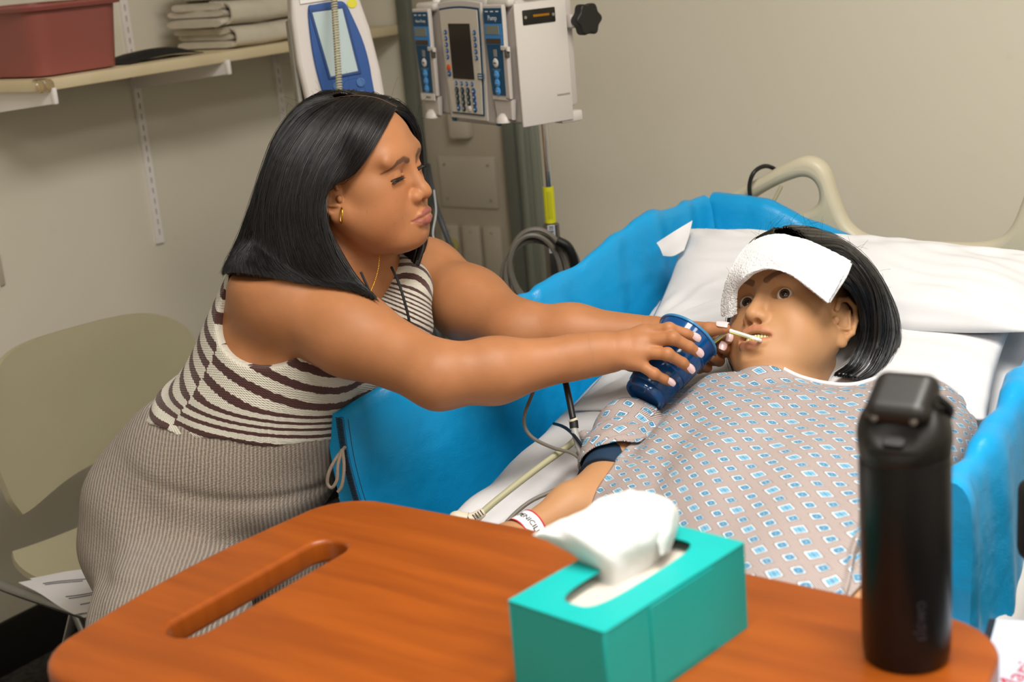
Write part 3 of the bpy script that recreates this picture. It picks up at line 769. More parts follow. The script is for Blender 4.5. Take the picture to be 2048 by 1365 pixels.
# outline of the top: gently bowed sides, rounded corners
c0 = tp(95, 1318); c1 = tp(690, 985); c2 = tp(2035, 1262)
cx, cy = -.705, .905
outl = []
xl, xr, yb, yt = -1.095, -.315, .675, 1.125
def bowed():
    pts = []; r = .07; n = 8
    co = [(xr-r, yt-r, 0), (xl+r, yt-r, 90), (xl+r, yb+r, 180), (xr-r, yb+r, 270)]
    for k, (a, b, an) in enumerate(co):
        for i in range(n+1):
            t = math.radians(an+90*i/n); pts.append((a+r*math.cos(t), b+r*math.sin(t)))
        # bow along the following side
        nx = co[(k+1) % 4]; e0 = pts[-1]; t = math.radians(nx[2]); e1 = (nx[0]+r*math.cos(t), nx[1]+r*math.sin(t))
        bow = .006 if k in (0, 2) else .012
        nn = math.radians(an+90)
        for i in range(1, 10):
            s = i/10; b_ = bow*math.sin(math.pi*s); pts.append((e0[0]+(e1[0]-e0[0])*s+b_*math.cos(nn), e0[1]+(e1[1]-e0[1])*s+b_*math.sin(nn)))
    return pts
slot = [(x+(-1.0), y+.90) for x, y in rrect(.046, .235, .0225, 8)][::-1]
v, f = prism([bowed(), slot], .028, .006, 3); v = v+np.array([0, 0, TZ-.014])
part('table_top', (v, f), WD, tb, True, sm=30)
TM = mat('table_metal', 'b9b4aa', .35, metal=.6)
part('column', bx(-1.02+.5-.035, -1.02+.5+.035, .72, .80, .1, TZ-.05, .008), TM, tb, True) if False else None
part('column', bx(-.40, -.345, .85, .93, .08, TZ-.05, .008), TM, tb, True)
part('top_support', bx(-.95, -.36, .87, .91, TZ-.056, TZ-.03, .004), TM, tb, True)
part('base', join(bx(-.42, -.33, .66, 1.14, .045, .085, .01)), TM, tb, True)
for yy in (.69, 1.11):
    part('caster', lathe([(0, -.011), (.020, -.011), (.0225, -.006), (.0225, .006), (.020, .011), (0, .011)], 18, (-.375, yy, .0225), (1, 0, 0)), mat('rubber_black', '141414', .6), tb, True)

# ------------------------------------------------------------------ tissue box
q0 = onz(1499, 1262, TZ)
tl, fr, rg = [onz(a, b, TZ+.0815) for a, b in ((1015.6, 1203), (1208.5, 1267), (1489, 1087))]
ax = (rg-fr); ax[2] = 0; LB = np.linalg.norm(ax); ax /= LB
bxv = np.array([-ax[1], ax[0], 0]); WB = float((tl-fr)@bxv)
Mb = mtx(ax, bxv, (0, 0, 1), (fr[0], fr[1], TZ)); HB = .0815
TEAL = mat('teal_card', '00a8a4', .42, vary=.02, vscale=30)
tbx = thing('tissue_box', 'turquoise cardboard tissue box with a tissue sticking out, on the overbed table', 'tissue box', M=Mb)
part('carton_wall', join(box((LB/2, .0008, HB/2), (LB, .0016, HB), .0005, 1), box((LB/2, WB-.0008, HB/2), (LB, .0016, HB), .0005, 1), box((.0008, WB/2, HB/2), (.0016, WB-.003, HB), .0005, 1), box((LB-.0008, WB/2, HB/2), (.0016, WB-.003, HB), .0005, 1)), TEAL, tbx)
out = [(a+LB/2, b+WB/2) for a, b in rrect(LB+.0006, WB+.0006, .0015, 2)]
hole = []
for k in range(36):
    t = 2*math.pi*k/36; c_, s_ = math.cos(t), math.sin(t)
    hole.append((LB*.5+.074*math.copysign(abs(c_)**.55, c_), WB*.50+.021*math.copysign(abs(s_)**.55, s_)))
v, f = prism([out, hole[::-1]], .0016, .0004, 1); v = v+np.array([0, 0, HB])
part('carton_lid', (v, f), TEAL, tbx)
part('side_flap', box((LB*.52, -.0006, HB*.52), (LB*.45, .0008, HB*.9), .0003, 1, roty(0)), TEAL, tbx)
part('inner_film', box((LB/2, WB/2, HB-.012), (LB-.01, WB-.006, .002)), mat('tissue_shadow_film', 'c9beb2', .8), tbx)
# tissue: ruled crumpled sheet, rising from the slot and folding over to the left
TI = mat('tissue_paper', 'dededd', .85, bump=.35, bscale=120, trans=0.0)
def tissue():
    nu, nv = 44, 34; g = np.zeros((nu, nv, 3))
    # columns across: each control row is one line of the sheet, from the slot upwards (pixel, depth)
    ctrl = [
        [(1160, 1160, 1.235), (1168, 1130, 1.235), (1100, 1085, 1.225), (1070, 1075, 1.22), (1066, 1068, 1.225), (1100, 1060, 1.25)],
        [(1185, 1178, 1.222), (1180, 1140, 1.225), (1130, 1085, 1.215), (1120, 1050, 1.22), (1150, 1030, 1.235), (1190, 1010, 1.27)],
        [(1228, 1190, 1.205), (1225, 1150, 1.20), (1200, 1100, 1.195), (1195, 1050, 1.21), (1215, 1000, 1.24), (1240, 984, 1.28)],
        [(1262, 1175, 1.215), (1262, 1130, 1.21), (1265, 1090, 1.205), (1275, 1040, 1.215), (1280, 1000, 1.25), (1275, 985, 1.29)],
        [(1300, 1150, 1.235), (1310, 1115, 1.23), (1322, 1075, 1.225), (1330, 1035, 1.235), (1325, 1005, 1.265), (1300, 990, 1.30)],
        [(1338, 1122, 1.262), (1336, 1105, 1.262), (1345, 1070, 1.258), (1353, 1040, 1.265), (1350, 1015, 1.285), (1325, 1000, 1.31)],
    ]
    c = np.array([[P(*p) for p in r] for r in ctrl])
    g = cspline(c, nu, nv)
    for i in range(nu):
        for j in range(nv):
            a, b = i/nu, j/nv
            g[i, j] += np.array([.3, -.6, 1])*(.0022*math.sin(a*26+b*7)*math.sin(b*9)+.0014*math.sin(a*13-b*19)+.0009*math.sin(a*41+b*33))*b
    return g
g = tissue()
part('tissue', slab(g, .0009, (0, -1, .2)), TI, tbx, True, sm=70, label='white crumpled tissue standing up from the slot')
g2 = cspline([[P(1235, 990, 1.262), P(1256, 1003, 1.25), P(1285, 1030, 1.236), P(1310, 1070, 1.222), P(1322, 1112, 1.222)],
              [P(1240, 985, 1.258), P(1285, 990, 1.245), P(1335, 1005, 1.235), P(1340, 1060, 1.226), P(1330, 1108, 1.226)],
              [P(1245, 984, 1.275), P(1300, 986, 1.27), P(1350, 1010, 1.262), P(1356, 1050, 1.25), P(1340, 1105, 1.24)]], 16, 30)
part('tissue_fold', slab(g2, .0009, (0, -1, .2)), TI, tbx, True, sm=70)

# ------------------------------------------------------------------ black bottle
bo = onz(1813, 1312, TZ)
BK = mat('bottle_black', '0b0b0c', .33, spec=.4); BK2 = mat('bottle_lid_black', '151312', .42)
bt = thing('water_bottle', 'matte black insulated water bottle with flip lid standing on the overbed table', 'bottle', (bo[0], bo[1], TZ))
part('bottle_body', lathe([(0, 0), (.030, 0), (.0335, .002), (.0355, .008), (.0362, .02), (.0366, .10), (.0364, .176), (.0360, .1775)], 56), BK, bt)
part('seam_ring', lathe([(.0345, .176), (.0353, .1785), (.0345, .181)], 56), mat('bottle_seam', '2a2a2c', .3, metal=.5), bt)
hd = np.array([.06, -.998, 0]); hp_ = np.array([.998, .06, 0]); hz_ = np.array([0, 0, 1.0])
D_ = SDF()
D_.cone((0, 0, .150), (0, 0, .198), .0362, .0358, .001)
D_.ell((0, 0, .197), (.0362, .0362, .037), .006)
D_.fn(lambda p: p[..., 2]-.2315, (0, 0, .2), .09, .006, 'i')
D_.fn(lambda p: .1805-p[..., 2], (0, 0, .2), .09, .001, 'i')
nsl = hd*.80+hz_*.60
D_.fn(lambda p: (.0215-((p-hz_*.203)@nsl)), (0, 0, .2), .09, .006, 's')
D_.ell(hd*.030+hz_*.206, (.019, .006, .013), .003, 's', R=np.stack([hp_, nsl, np.cross(hp_, nsl)], 1))
vd, qd = mesh_sdf(lambda p, c, r: D_.ev(p, c, r), (-.045, -.045, .172), (.045, .045, .262), .0016)
obj('lid_dome', vd, qd, BK2, bt, smooth=True)
part('lid_groove', lathe([(.0362, .1930), (.0366, .1938), (.0366, .1950), (.0362, .1958)], 56), BK2, bt)
E_ = SDF(); up_c = hz_*.90+hd*.44; lo_c = np.cross(hp_, up_c)
E_.fn(lambda p: np.linalg.norm(np.maximum(np.abs((p-(hd*.004+hz_*.2275))@np.stack([hp_, lo_c, up_c], 1))-np.array([.0150, .0145, .0005]), 0), axis=-1)-.0110, hd*.004+hz_*.2275, .05, .001)
ve, qe = mesh_sdf(lambda p, c, r: E_.ev(p, c, r), (-.045, -.045, .215), (.045, .045, .285), .0016)
obj('flip_cover', ve, qe, mat('flip_cover_black', '1d1a18', .38), bt, smooth=True)
for s in (-1, 1):
    part('hinge_pin', lathe([(0, 0), (.0032, 0), (.003, .0012), (0, .0016)], 12, hd*.0272+hp_*s*.0155+hz_*.2185, hd*.9+hz_*.3), mat('pin_grey', '6f6964', .3, metal=.7), bt)
part('latch_button', xf(prism([rrect(.018, .010, .004)], .004, .0012), mtx(hp_, hz_*.6-hd*.8, hd*.6+hz_*.8, hd*.028+hz_*.200)), BK2, bt)
part('carry_loop', tube([hd*-.02+hp_*.028+hz_*.205, hd*-.008+hp_*.034+hz_*.219, hd*.006+hp_*.029+hz_*.232], .0035, 8, 6), BK2, bt)
# faint vertical lettering low on the body
tm = text_mesh('owala', .0155, .0001)
v, f = tm
fa = math.atan2(-1, .0)-.0
cdir = -np.array([bo[0], bo[1], 0]); cdir /= np.linalg.norm(cdir); ca = math.atan2(cdir[1], cdir[0])+.30
vv = []
for x, y, z in v:  # reads upwards: text x -> height, y -> around
    ang = ca-(y/.0366); r = .03675+z; vv.append((r*math.cos(ang), r*math.sin(ang), .050-x))
part('lettering', (np.array(vv), f), mat('letter_grey', '2c2b33', .5), bt, sm=0)

# ------------------------------------------------------------------ paper with red writing at the right edge
o_ = P(1993, 1240, 1.33)
xr_, yd_ = P(2085, 1245, 1.31)-o_, P(2045, 1400, 1.22)-o_
L1, L2 = np.linalg.norm(xr_), np.linalg.norm(yd_); xr_ = xr_/L1; yd_ = yd_-xr_*(yd_@xr_); yd_ /= np.linalg.norm(yd_); nn_ = np.cross(xr_, -yd_)
Mn = mtx(xr_, -yd_, nn_, o_)
cb = thing('clipboard', 'dark clipboard with a white note in red handwriting, cut by the right picture edge', 'clipboard', M=Mn)
part('board', box((.055, -.085, -.002), (.125, .175, .003), .001), mat('board_dark', '1c2430', .5), cb)
part('note_paper', box((.06, -.085, .0002), (.12, .17, .0008)), mat('note_white', 'b9c3d4', .6), cb, sm=0)
v, f = text_mesh('Marie', .026, .0002, 'LEFT')
vv = np.stack([v[:, 1]*.0+.017-v[:, 1]*1.0, -.055*0-.115+v[:, 0]*.9, .0008+v[:, 2]], 1)
R = rotz(math.radians(68)); vt = v@R.T
part('red_writing', (vt+np.array([.020, -.108, .0009]), f), mat('red_ink', 'b0303c', .6), cb, sm=0)
# black object hanging at the right edge
part('black_bag', join(*[xf(box((0, 0, 0), (.04, .03, .085), .012, 3), mtx((RT[0], RT[1], 0), (-RT[1], RT[0], 0), (0, 0, 1), P(2078, 1040, 1.40)))]), mat('bag_black', '0c0c0e', .7), label='black bag hanging on the bed side at the right picture edge', cat='bag')
part('strap', tube([P(2070, 1000, 1.40), P(2062, 960, 1.405), P(2066, 900, 1.42)], .003, 8, 5), mat('bag_black', ''), bpy.data.objects['black_bag'], True, sm=60)
# ================================================================== hospital bed
def onY(u, v, yy):
    r = P(u, v, 1)-CAM; return CAM+r*(yy/r[1])
def zmat_top(y):
    return np.where(y < 1.2, .682,   .682+(y-1.2)*.208-0.02*np.clip((y-1.2)/.2, 0, 1)*0)
BP = mat('bed_plastic', 'c6bda4', .4, bump=.08, bscale=500)
bed = thing('hospital_bed', 'hospital bed with raised head section, white sheet and beige headboard', 'bed', (-.82, 1.3, 0))
# headboard outline in the plane y = 2.42
hx = -.85
pin = [(1425, 425), (1440, 405), (1465, 384), (1520, 355), (1570, 327), (1610, 312), (1640, 319), (1660, 342), (1674, 385), (1692, 432), (1712, 457), (1740, 471), (1790, 479)]
pts = [onY(u, v, 2.42) for u, v in pin]; half = [(p[0]-hx, p[2]) for p in pts]
zt = half[-1][1]
outl = [(-.46, .40), (-.455, .80)]+half
outl += [(-x, z) for x, z in half[::-1]]+[(.455, .80), (.46, .40)]
hin = [(1492, 410), (1530, 384), (1570, 364), (1606, 353), (1628, 359), (1640, 378), (1640, 402), (1622, 419), (1590, 432), (1545, 448), (1500, 462), (1478, 455), (1478, 428)]
hp2 = [onY(u, v, 2.42) for u, v in hin]; hl = [(p[0]-hx, p[2]) for p in hp2]
hole1 = [tuple(q) for q in catmull([(a, b, 0) for a, b in hl], 4, True)[:, :2]]
hole2 = [(-a, b) for a, b in hole1]
ol = [tuple(q) for q in catmull([(a, b, 0) for a, b in outl], 4)[:, :2]]
vf = prism([ol[::-1], hole1, hole2[::-1]], .038, .015, 4)
part('headboard', xf(vf, mtx((1, 0, 0), (0, 0, 1), (0, -1, 0), (hx, 2.42, 0))), BP, bed, True, sm=45)
part('headboard_insert', xf(prism([[(-.20, .55), (.20, .55), (.215, .80), (.30, .93), (.255, .965), (.18, .90), (-.18, .90), (-.255, .965), (-.30, .93), (-.215, .80)]], .01, .003), mtx((1, 0, 0), (0, 0, 1), (0, -1, 0), (hx, 2.398, 0))), mat('insert_grey_green', 'b0ac93', .45), bed, True)
# mattress with fitted sheet: wrinkled top and rounded sides
def sheet_noise(x, y):
    return .0050*np.sin(42*(x*.8+y*.35)+2.2*np.sin(y*9))*np.exp(-((x+1.08)/.16)**2)+.002*np.sin(70*(x-.3*y)+3*np.sin(6*y))+.0016*np.sin(55*y+20*x)
MW = ['sheet_white']
SM = mat('sheet_white', 'd9d8d9', .8, bump=.12, bscale=420)
nx, ny = 90, 120
xs = np.concatenate([np.full(5, -1.205), np.linspace(-1.205, -.435, nx-10), np.full(5, -.435)])
ys = np.linspace(.38, 2.31, ny); g = np.zeros((nx, ny, 3))
for i, x in enumerate(xs):
    k = min(i, nx-1-i); dz = 0
    t = min(1, max(0, (abs(x+.82)-.345)/.04))
    dz = -.03*t**2
    if k < 5: dz -= (5-k)*.026
    sgn = -1 if x < -.82 else 1
    xx = x+sgn*(.012*math.sin((5-k)/5*math.pi) if k < 5 else 0)
    g[i, :, 0] = xx; g[i, :, 1] = ys; g[i, :, 2] = zmat_top(ys)+dz+(sheet_noise(x, ys) if k >= 5 else .002*np.sin(ys*40+i))
part('mattress', slab(g, .02, (0, 0, 1)), SM, bed, True, sm=60)
yy = np.linspace(.38, 2.31, 24)
core = np.zeros((24, 4, 3))
for i, y in enumerate(yy):
    z = float(zmat_top(y))
    core[i] = [(-1.195, y, z-.04), (-1.195, y, z-.15), (-.445, y, z-.15), (-.445, y, z-.04)]
v = core.reshape(-1, 3); f = [tuple(q) for q in grid_faces(24, 4, True)]+[(0, 1, 2, 3), (95, 94, 93, 92)]
part('mattress_core', (v, f), mat('mattress_blue_grey', '6f7c86', .6), bed, True)
part('deck', join(bx(-1.18, -.46, .42, 1.2, .47, .525, .006), xf(box((0, 0, 0), (.72, 1.18, .04), .006), mtx((1, 0, 0), (0, .973, .229), (0, -.229, .973), (-.82, 1.78, .622)))), mat('deck_grey', '8d8b84', .5, metal=.3), bed, True)
part('chassis', join(bx(-1.10, -1.05, .5, 2.3, .22, .30, .01), bx(-.59, -.54, .5, 2.3, .22, .30, .01), bx(-1.10, -.54, .55, .62, .22, .30, .01), bx(-1.10, -.54, 2.15, 2.22, .22, .30, .01), bx(-.9, -.74, .7, .85, .3, .47, .01), bx(-.9, -.74, 1.7, 1.85, .3, .58, .01), bx(-.95, -.69, 2.36, 2.41, .25, .45, .01)), mat('chassis_grey', '9c988c', .5), bed, True)
part('footboard', xf(prism([[(-.42, .35), (.42, .35), (.44, .62), (.40, .74), (.3, .775), (-.3, .775), (-.40, .74), (-.44, .62)]], .035, .012, 3), mtx((1, 0, 0), (0, 0, 1), (0, -1, 0), (-.82, .355, 0))), BP, bed, True)
for sx in (-1.075, -.565):
    for sy in (.6, 2.2):
        c = part('caster', lathe([(0, -.016), (.05, -.016), (.06, -.008), (.06, .008), (.05, .016), (0, .016)], 22, (sx, sy, .06), (1, 0, 0)), mat('rubber_black', ''), bed, True)
        part('fork', join(bx(sx-.024, sx-.019, sy-.02, sy+.02, .05, .2), bx(sx+.019, sx+.024, sy-.02, sy+.02, .05, .2), bx(sx-.024, sx+.024, sy-.025, sy+.025, .18, .225, .004)), mat('chassis_grey', ''), c, True)
# side rails under the pads
for s, xx in ((-1, -1.30), (1, -.462)):
    pass

# ------------------------------------------------------------------ blue bumper pads
def pad_mat():
    n = NT('blue_vinyl', .36); tc = n.n('ShaderNodeTexCoord').outputs['Object']
    n.put(n.b.inputs['Base Color'], n.mix(n.rng(n.noise(tc, 5, 3), .3, .7), '0a93cf', '1099d4'))
    n.b.inputs['Specular IOR Level'].default_value = .45
    h = n.math('ADD', n.math('MULTIPLY', n.noise(tc, 9, 3), 1.0), n.math('MULTIPLY', n.noise(tc, 400, 1), .04)); n.bump(h, .8, .012); return n.m
PB = pad_mat()
def pad(name, st, label, seed, capseam=True, wr=.006):
    """st: stations, each (outer_bottom, outer_top, ridge, inner_top, inner_bottom) points in world space"""
    st = np.array(st, float); S = len(st)
    r = np.random.RandomState(seed)
    loops = catmull(st.reshape(S, -1), 14).reshape(-1, st.shape[1], 3)
    rows = []
    for i, lp in enumerate(loops):
        q = []
        K = len(lp)
        for k in range(K):
            a, b = lp[k], lp[(k+1) % K]; n_ = 9 if k in (0, 3) else 4
            for t in range(n_): q.append(a+(b-a)*t/n_)
        rows.append(q)
    g = np.array(rows); nu, nv = g.shape[:2]
    # soften corners of the section
    for _ in range(2): g = .5*g+.25*(np.roll(g, 1, 1)+np.roll(g, -1, 1))
    gu = np.gradient(g, axis=0); gv = np.roll(g, -1, 1)-np.roll(g, 1, 1); nn = np.cross(gu, gv); nn /= np.linalg.norm(nn, axis=2)[..., None]+1e-9
    ii, jj = np.meshgrid(np.arange(nu), np.arange(nv), indexing='ij')
    ph = r.uniform(0, 6, 4)
    w = wr*(np.sin(ii*.42+jj*.10+ph[0]+1.3*np.sin(jj*.22+ph[1]))*.55+np.sin(ii*.19-jj*.25+ph[2])*.45+np.sin(ii*.9+jj*.33+ph[3])*.22)
    g = g+nn*w[..., None]
    v = g.reshape(-1, 3); f = [tuple(q) for q in grid_faces(nu, nv, True)]
    f.append(tuple(range(nv))[::-1]); f.append(tuple((nu-1)*nv+k for k in range(nv)))
    o = part(name, (v, f), PB, None, sm=55, label=label, cat='bed pad')
    return o, g
# left pad: stations from the open end towards the head
def stL(y, tx, tz, bx_, bz, lean=.0, dy=0):
    return [(tx+.004, y+dy-.012, tz-.36), (tx-.030, y, tz-.025), (tx-.014, y, tz+.003), (tx+.004, y, tz-.006), (tx+.040, y-.012, tz-.36)]
SL = [stL(1.432, -1.372, .853, -1.205, .66, dy=.0), stL(1.60, -1.345, .893, -1.205, .70), stL(1.80, -1.312, .932, -1.205, .745), stL(1.885, -1.297, .948, -1.20, .77),
      stL(2.02, -1.268, .980, -1.20, .80), stL(2.135, -1.250, 1.010, -1.19, .83), stL(2.24, -1.238, 1.010, -1.18, .86), stL(2.325, -1.228, 1.010, -1.17, .87)]
padL, gL = pad('bumper_pad', SL, 'bright blue vinyl bed bumper pad on the side where the woman sits', 3, wr=.005)
# seam with overlock stitches on the open end of the left pad
es = [(-1.368, 1.427, .853), (-1.362, 1.423, .80), (-1.352, 1.421, .75), (-1.338, 1.422, .69), (-1.33, 1.424, .62)]
part('end_seam', tube(es, .0045, 8, 8), mat('seam_blue', '0a6f9f', .6), padL, True)
V = []
pe = catmull(es, 22)
for i in range(0, len(pe)-1):
    a = pe[i]; V.append(tube([a+np.array([-.0062, -.003, .0]), a+np.array([0, -.0062, .001]), a+np.array([.0072, -.004, -.0008])], .0009, 4, 1, smooth=False))
part('overlock_stitching', join(*V), mat('thread_black', '10151c', .8), padL, True, kind='stuff', sm=60)
part('seam_line', tube([np.array(a)+np.array([.016, -.0012, 0]) for a in es], .0007, 4, 6), mat('thread_black', ''), padL, True)
# head end pad
def stH(x, z):
    return [(x, 2.385, z-.34), (x, 2.378, z-.02), (x, 2.362, z+.003), (x, 2.335, z-.006), (x, 2.31, z-.2)]
pad('bumper_pad', [stH(-1.235, 1.008), stH(-1.13, 1.002), stH(-1.03, .962), stH(-.9, .922), stH(-.7, .90), stH(-.5, .90)], 'bright blue vinyl bumper pad across the head end behind the pillow', 5, wr=.002)
# right pad (outer face towards the camera)
def stR(y, tx, tz, dz=.47, dy=0):
    return [(tx+.030, y+dy, tz-dz), (tx+.030, y, tz-.02), (tx+.014, y, tz+.003), (tx-.012, y, tz-.004), (tx-.02, y+dy, tz-dz)]
SR = [stR(1.375, -.468, .908), stR(1.48, -.468, .928), stR(1.60, -.470, .948), stR(1.72, -.474, .958), stR(1.9, -.474, .975), stR(2.1, -.474, .985), stR(2.3, -.474, .99)]
padR, gR = pad('bumper_pad', SR, 'bright blue vinyl bed bumper pad nearest the camera, behind the black bottle', 8, wr=.006)

# ------------------------------------------------------------------ pillows
def pillow(name, cn, H, seed, label, lower=.5, m=None):
    """pillow from its corners: top-left, top-right, bottom-left, bottom-right"""
    n = 72; r = np.random.RandomState(seed); a = np.linspace(-1, 1, n); A, B = np.meshgrid(a, a, indexing='ij')
    tl, tr, bl, br = [np.asarray(c, float) for c in cn]
    cen = (tl+tr+bl+br)/4; nrm = np.cross(br-tl, tr-bl); nrm /= np.linalg.norm(nrm); nrm = nrm if nrm[2] > 0 else -nrm
    s_, t_ = (A+1)/2, (B+1)/2
    base = (bl*(1-s_)[..., None]+br*s_[..., None])*(1-t_)[..., None]+(tl*(1-s_)[..., None]+tr*s_[..., None])*t_[..., None]
    pull = 1-.030*(1-B**2)*np.abs(A)**4; pull2 = 1-.045*(1-A**2)*np.abs(B)**4
    ex, ey = (tr+br-tl-bl)/4, (tl+tr-bl-br)/4
    base = base+ex*(A*(pull-1))[..., None]+ey*(B*(pull2-1))[..., None]
    prof = np.clip(1-np.abs(A)**2.8, 0, 1)**.60*np.clip(1-np.abs(B)**2.8, 0, 1)**.60
    ph = r.uniform(0, 6, 8)
    wr = .0040*np.sin(7*(A*.9+B)+ph[0]+2.5*np.sin(3*A+ph[1]))*np.abs(A)**1.1+.0022*np.sin(11*(A-.7*B)+ph[2]+2.5*np.sin(4*B+A))+.0012*np.sin(23*(A*.9+B)+ph[3]+3*np.sin(5*A-B))
    # drag wrinkles running in from the corners
    for ca, cb in ((-1, 1), (1, 1), (-1, -1), (1, -1)):
        d_ = np.hypot(A-ca, B-cb); an = np.arctan2(B-cb, A-ca); wr = wr+.004*np.sin(an*17+ph[4])*np.exp(-((d_-.35)/.28)**2)
    top = H*prof+wr*(prof**.6); bot = -H*lower*prof
    v = np.concatenate([(base+nrm*top[..., None]).reshape(-1, 3), (base+nrm*bot[..., None]).reshape(-1, 3)]); N = n*n
    f = [tuple(q) for q in grid_faces(n, n)]+[tuple(i+N for i in q[::-1]) for q in grid_faces(n, n)]
    o = part(name, (v, f), m or SM, None, sm=0, label=label, cat='pillow')
    bm = bmesh.new(); bm.from_mesh(o.data); bmesh.ops.remove_doubles(bm, verts=bm.verts[:], dist=1e-5); bmesh.ops.recalc_face_normals(bm, faces=bm.faces[:])
    for q in bm.faces: q.smooth = True
    bm.to_mesh(o.data); bm.free(); return o
pillow('pillow', (P(1318, 600, 2.48), P(2045, 610, 2.12), P(1138, 822, 2.19), P(1975, 842, 1.86)), .034, 2, 'white pillow underneath, its lower edge showing below the top pillow', .6)
p1 = pillow('pillow', (P(1368, 458, 2.50), P(2160, 528, 2.20), P(1290, 662, 2.32), P(2085, 665, 1.97)), .052, 4, 'large white pillow behind the manikin head, on top of the other', .55)
part('case_hem', slab(cspline([[P(1385, 441, 2.44), P(1350, 462, 2.43), P(1313, 486, 2.44)], [P(1378, 470, 2.42), P(1352, 485, 2.42), P(1320, 497, 2.43)], [P(1368, 500, 2.40), P(1345, 512, 2.40), P(1326, 512, 2.42)]], 14, 14), .0015, (0, -1, .5)), SM, p1, True, sm=60)

# ------------------------------------------------------------------ cables on the headboard
def cable(name, pts, r, m, label=None, parent=None, n=8, cat='cable', seg=8):
    o = part(name, tube(pts, r, seg, n), m, parent, parent is not None, sm=60)
    if label: setp(o, label, cat)
    return o
CBK = mat('cable_black', '161616', .45); CGR = mat('cable_grey', '6d675e', .45); CBG = mat('cable_beige', 'a9a585', .5); CLG = mat('cable_light_grey', '9b9a97', .45)
c1_ = cable('loop_cable', [onY(1560, 350, 2.445), onY(1545, 336, 2.44), onY(1527, 333, 2.415), onY(1508, 345, 2.39), onY(1499, 370, 2.385), onY(1502, 400, 2.385), onY(1510, 428, 2.38), onY(1516, 452, 2.37)], .0042, CBK, 'black cable looped over the left handle of the headboard')
cable('cable_end', [onY(1509, 420, 2.382), onY(1514, 436, 2.378), onY(1520, 462, 2.37)], .0062, mat('sleeve_beige', 'c9c2ac', .5), None, c1_)
cable('hanging_cord', [onY(1563, 372, 2.41), onY(1553, 392, 2.405), onY(1535, 425, 2.395), onY(1520, 465, 2.385)], .0035, CBG, 'beige cord hanging from the headboard handle opening')

# ================================================================== drip pole with infusion pump
def onD(u, v, d): return P(u, v, d)
pa, pb_ = P(1083, 250, 2.79), P(1113, 545, 2.79)
px_, py_ = P(1098, 400, 2.79)[:2]
pole = thing('drip_pole', 'chrome drip pole beside the bed head carrying the infusion pump', 'drip pole', (px_, py_, 0))
CH = mat('chrome', 'c9c6c2', .16, metal=1.0)
zp = lambda v: P(1098, v, 2.79)[2]
part('upper_tube', lathe([(.0095, .9), (.0095, 1.9)], 20, (0, 0, 0)), CH, pole)
part('lower_tube', lathe([(.0165, .1), (.0165, zp(452)), (.0145, zp(450)), (.010, zp(449))], 24), mat('pole_steel', '77716a', .3, metal=.8), pole)
part('yellow_label', lathe([(.0112, zp(448)), (.0112, zp(372))], 20), mat('label_yellow', 'c9c51c', .45), pole)
camd = -np.array([px_, py_, 0]); camd /= np.linalg.norm(camd); side = np.array([-camd[1], camd[0], 0])
for k, (dx) in enumerate((-.003, .0, .0035)):
    part('label_print', box(camd*.0114+side*dx+np.array([0, 0, (zp(448)+zp(372))/2]), (.0006, .0006, .055), 0, 1, rotz(math.atan2(camd[1], camd[0]))), mat('print_olive', '5e5c22', .6), pole, sm=0, kind='stuff')
part('barcode_label', xf(box((0, 0, 0), (.0145, .001, .056)), mtx(side, -camd, (0, 0, 1), camd*.0170+np.array([0, 0, (zp(452)+zp(508))/2]))), mat('label_silver', 'b9bcc4', .4), pole, sm=0)
V = [xf(box((0, 0, -.024+i*.0034+((i*7) % 3)*.0004), (.009, .0006, .0009+(i % 3)*.0005)), mtx(side, -camd, (0, 0, 1), camd*.0178+np.array([0, 0, (zp(452)+zp(508))/2]))) for i in range(15)]
part('barcode_bars', join(*V), mat('print_dark', '2a2a2c', .6), pole, kind='stuff', sm=0)
for k in range(5):
    a = 2*math.pi*k/5+.3
    part('pole_leg', tube([(0, 0, .11), (.12*math.cos(a), .12*math.sin(a), .09), (.22*math.cos(a), .22*math.sin(a), .055)], .012, 10, 4), mat('pole_steel', ''), pole)
    part('caster', lathe([(0, -.01), (.02, -.01), (.024, 0), (.02, .01), (0, .01)], 14, (.22*math.cos(a), .22*math.sin(a), .024), (-math.sin(a), math.cos(a), 0)), mat('rubber_black', ''), pole)
# coiled grey cable hung on the pole
cc = P(1078, 540, 2.77)
V = []
t = np.linspace(0, 2*np.pi*5.0, 170); rr_ = .075+.010*np.sin(t*.37)+.006*np.sin(t*1.7)
hx3, hz3 = np.array([RT[0], RT[1], 0])/np.hypot(RT[0], RT[1]), np.array([0, 0, 1.0])
hy3 = np.cross(hz3, hx3)
ctr = P(1072, 545, 2.765)
pts3 = [ctr+hx3*(.75*rr_[i]*math.cos(t[i])+.006*math.sin(t[i]*.21))+hz3*(1.05*rr_[i]*math.sin(t[i])-.01*math.cos(t[i]*.3))+hy3*(-.03+.010*math.sin(t[i]*.63)) for i in range(len(t))]
part('coiled_cable', tube(pts3, .0052, 7, 2), CGR, None, label='grey cable coiled and hung on the drip pole', cat='cable')
part('cable_tie', tube([ctr+hx3*.045+hz3*.07+hy3*-.05, ctr+hx3*.065+hz3*.055+hy3*-.05, ctr+hx3*.075+hz3*.02+hy3*-.045, ctr+hx3*.07+hz3*-.02+hy3*-.03], .009, 8, 6), CBK, bpy.data.objects['coiled_cable'], True, sm=60)
part('cable_tail', tube([P(1110, 480, 2.75), P(1135, 490, 2.74), P(1155, 520, 2.74), P(1160, 560, 2.75)], .0048, 8, 6), CGR, bpy.data.objects['coiled_cable'], True, sm=60)
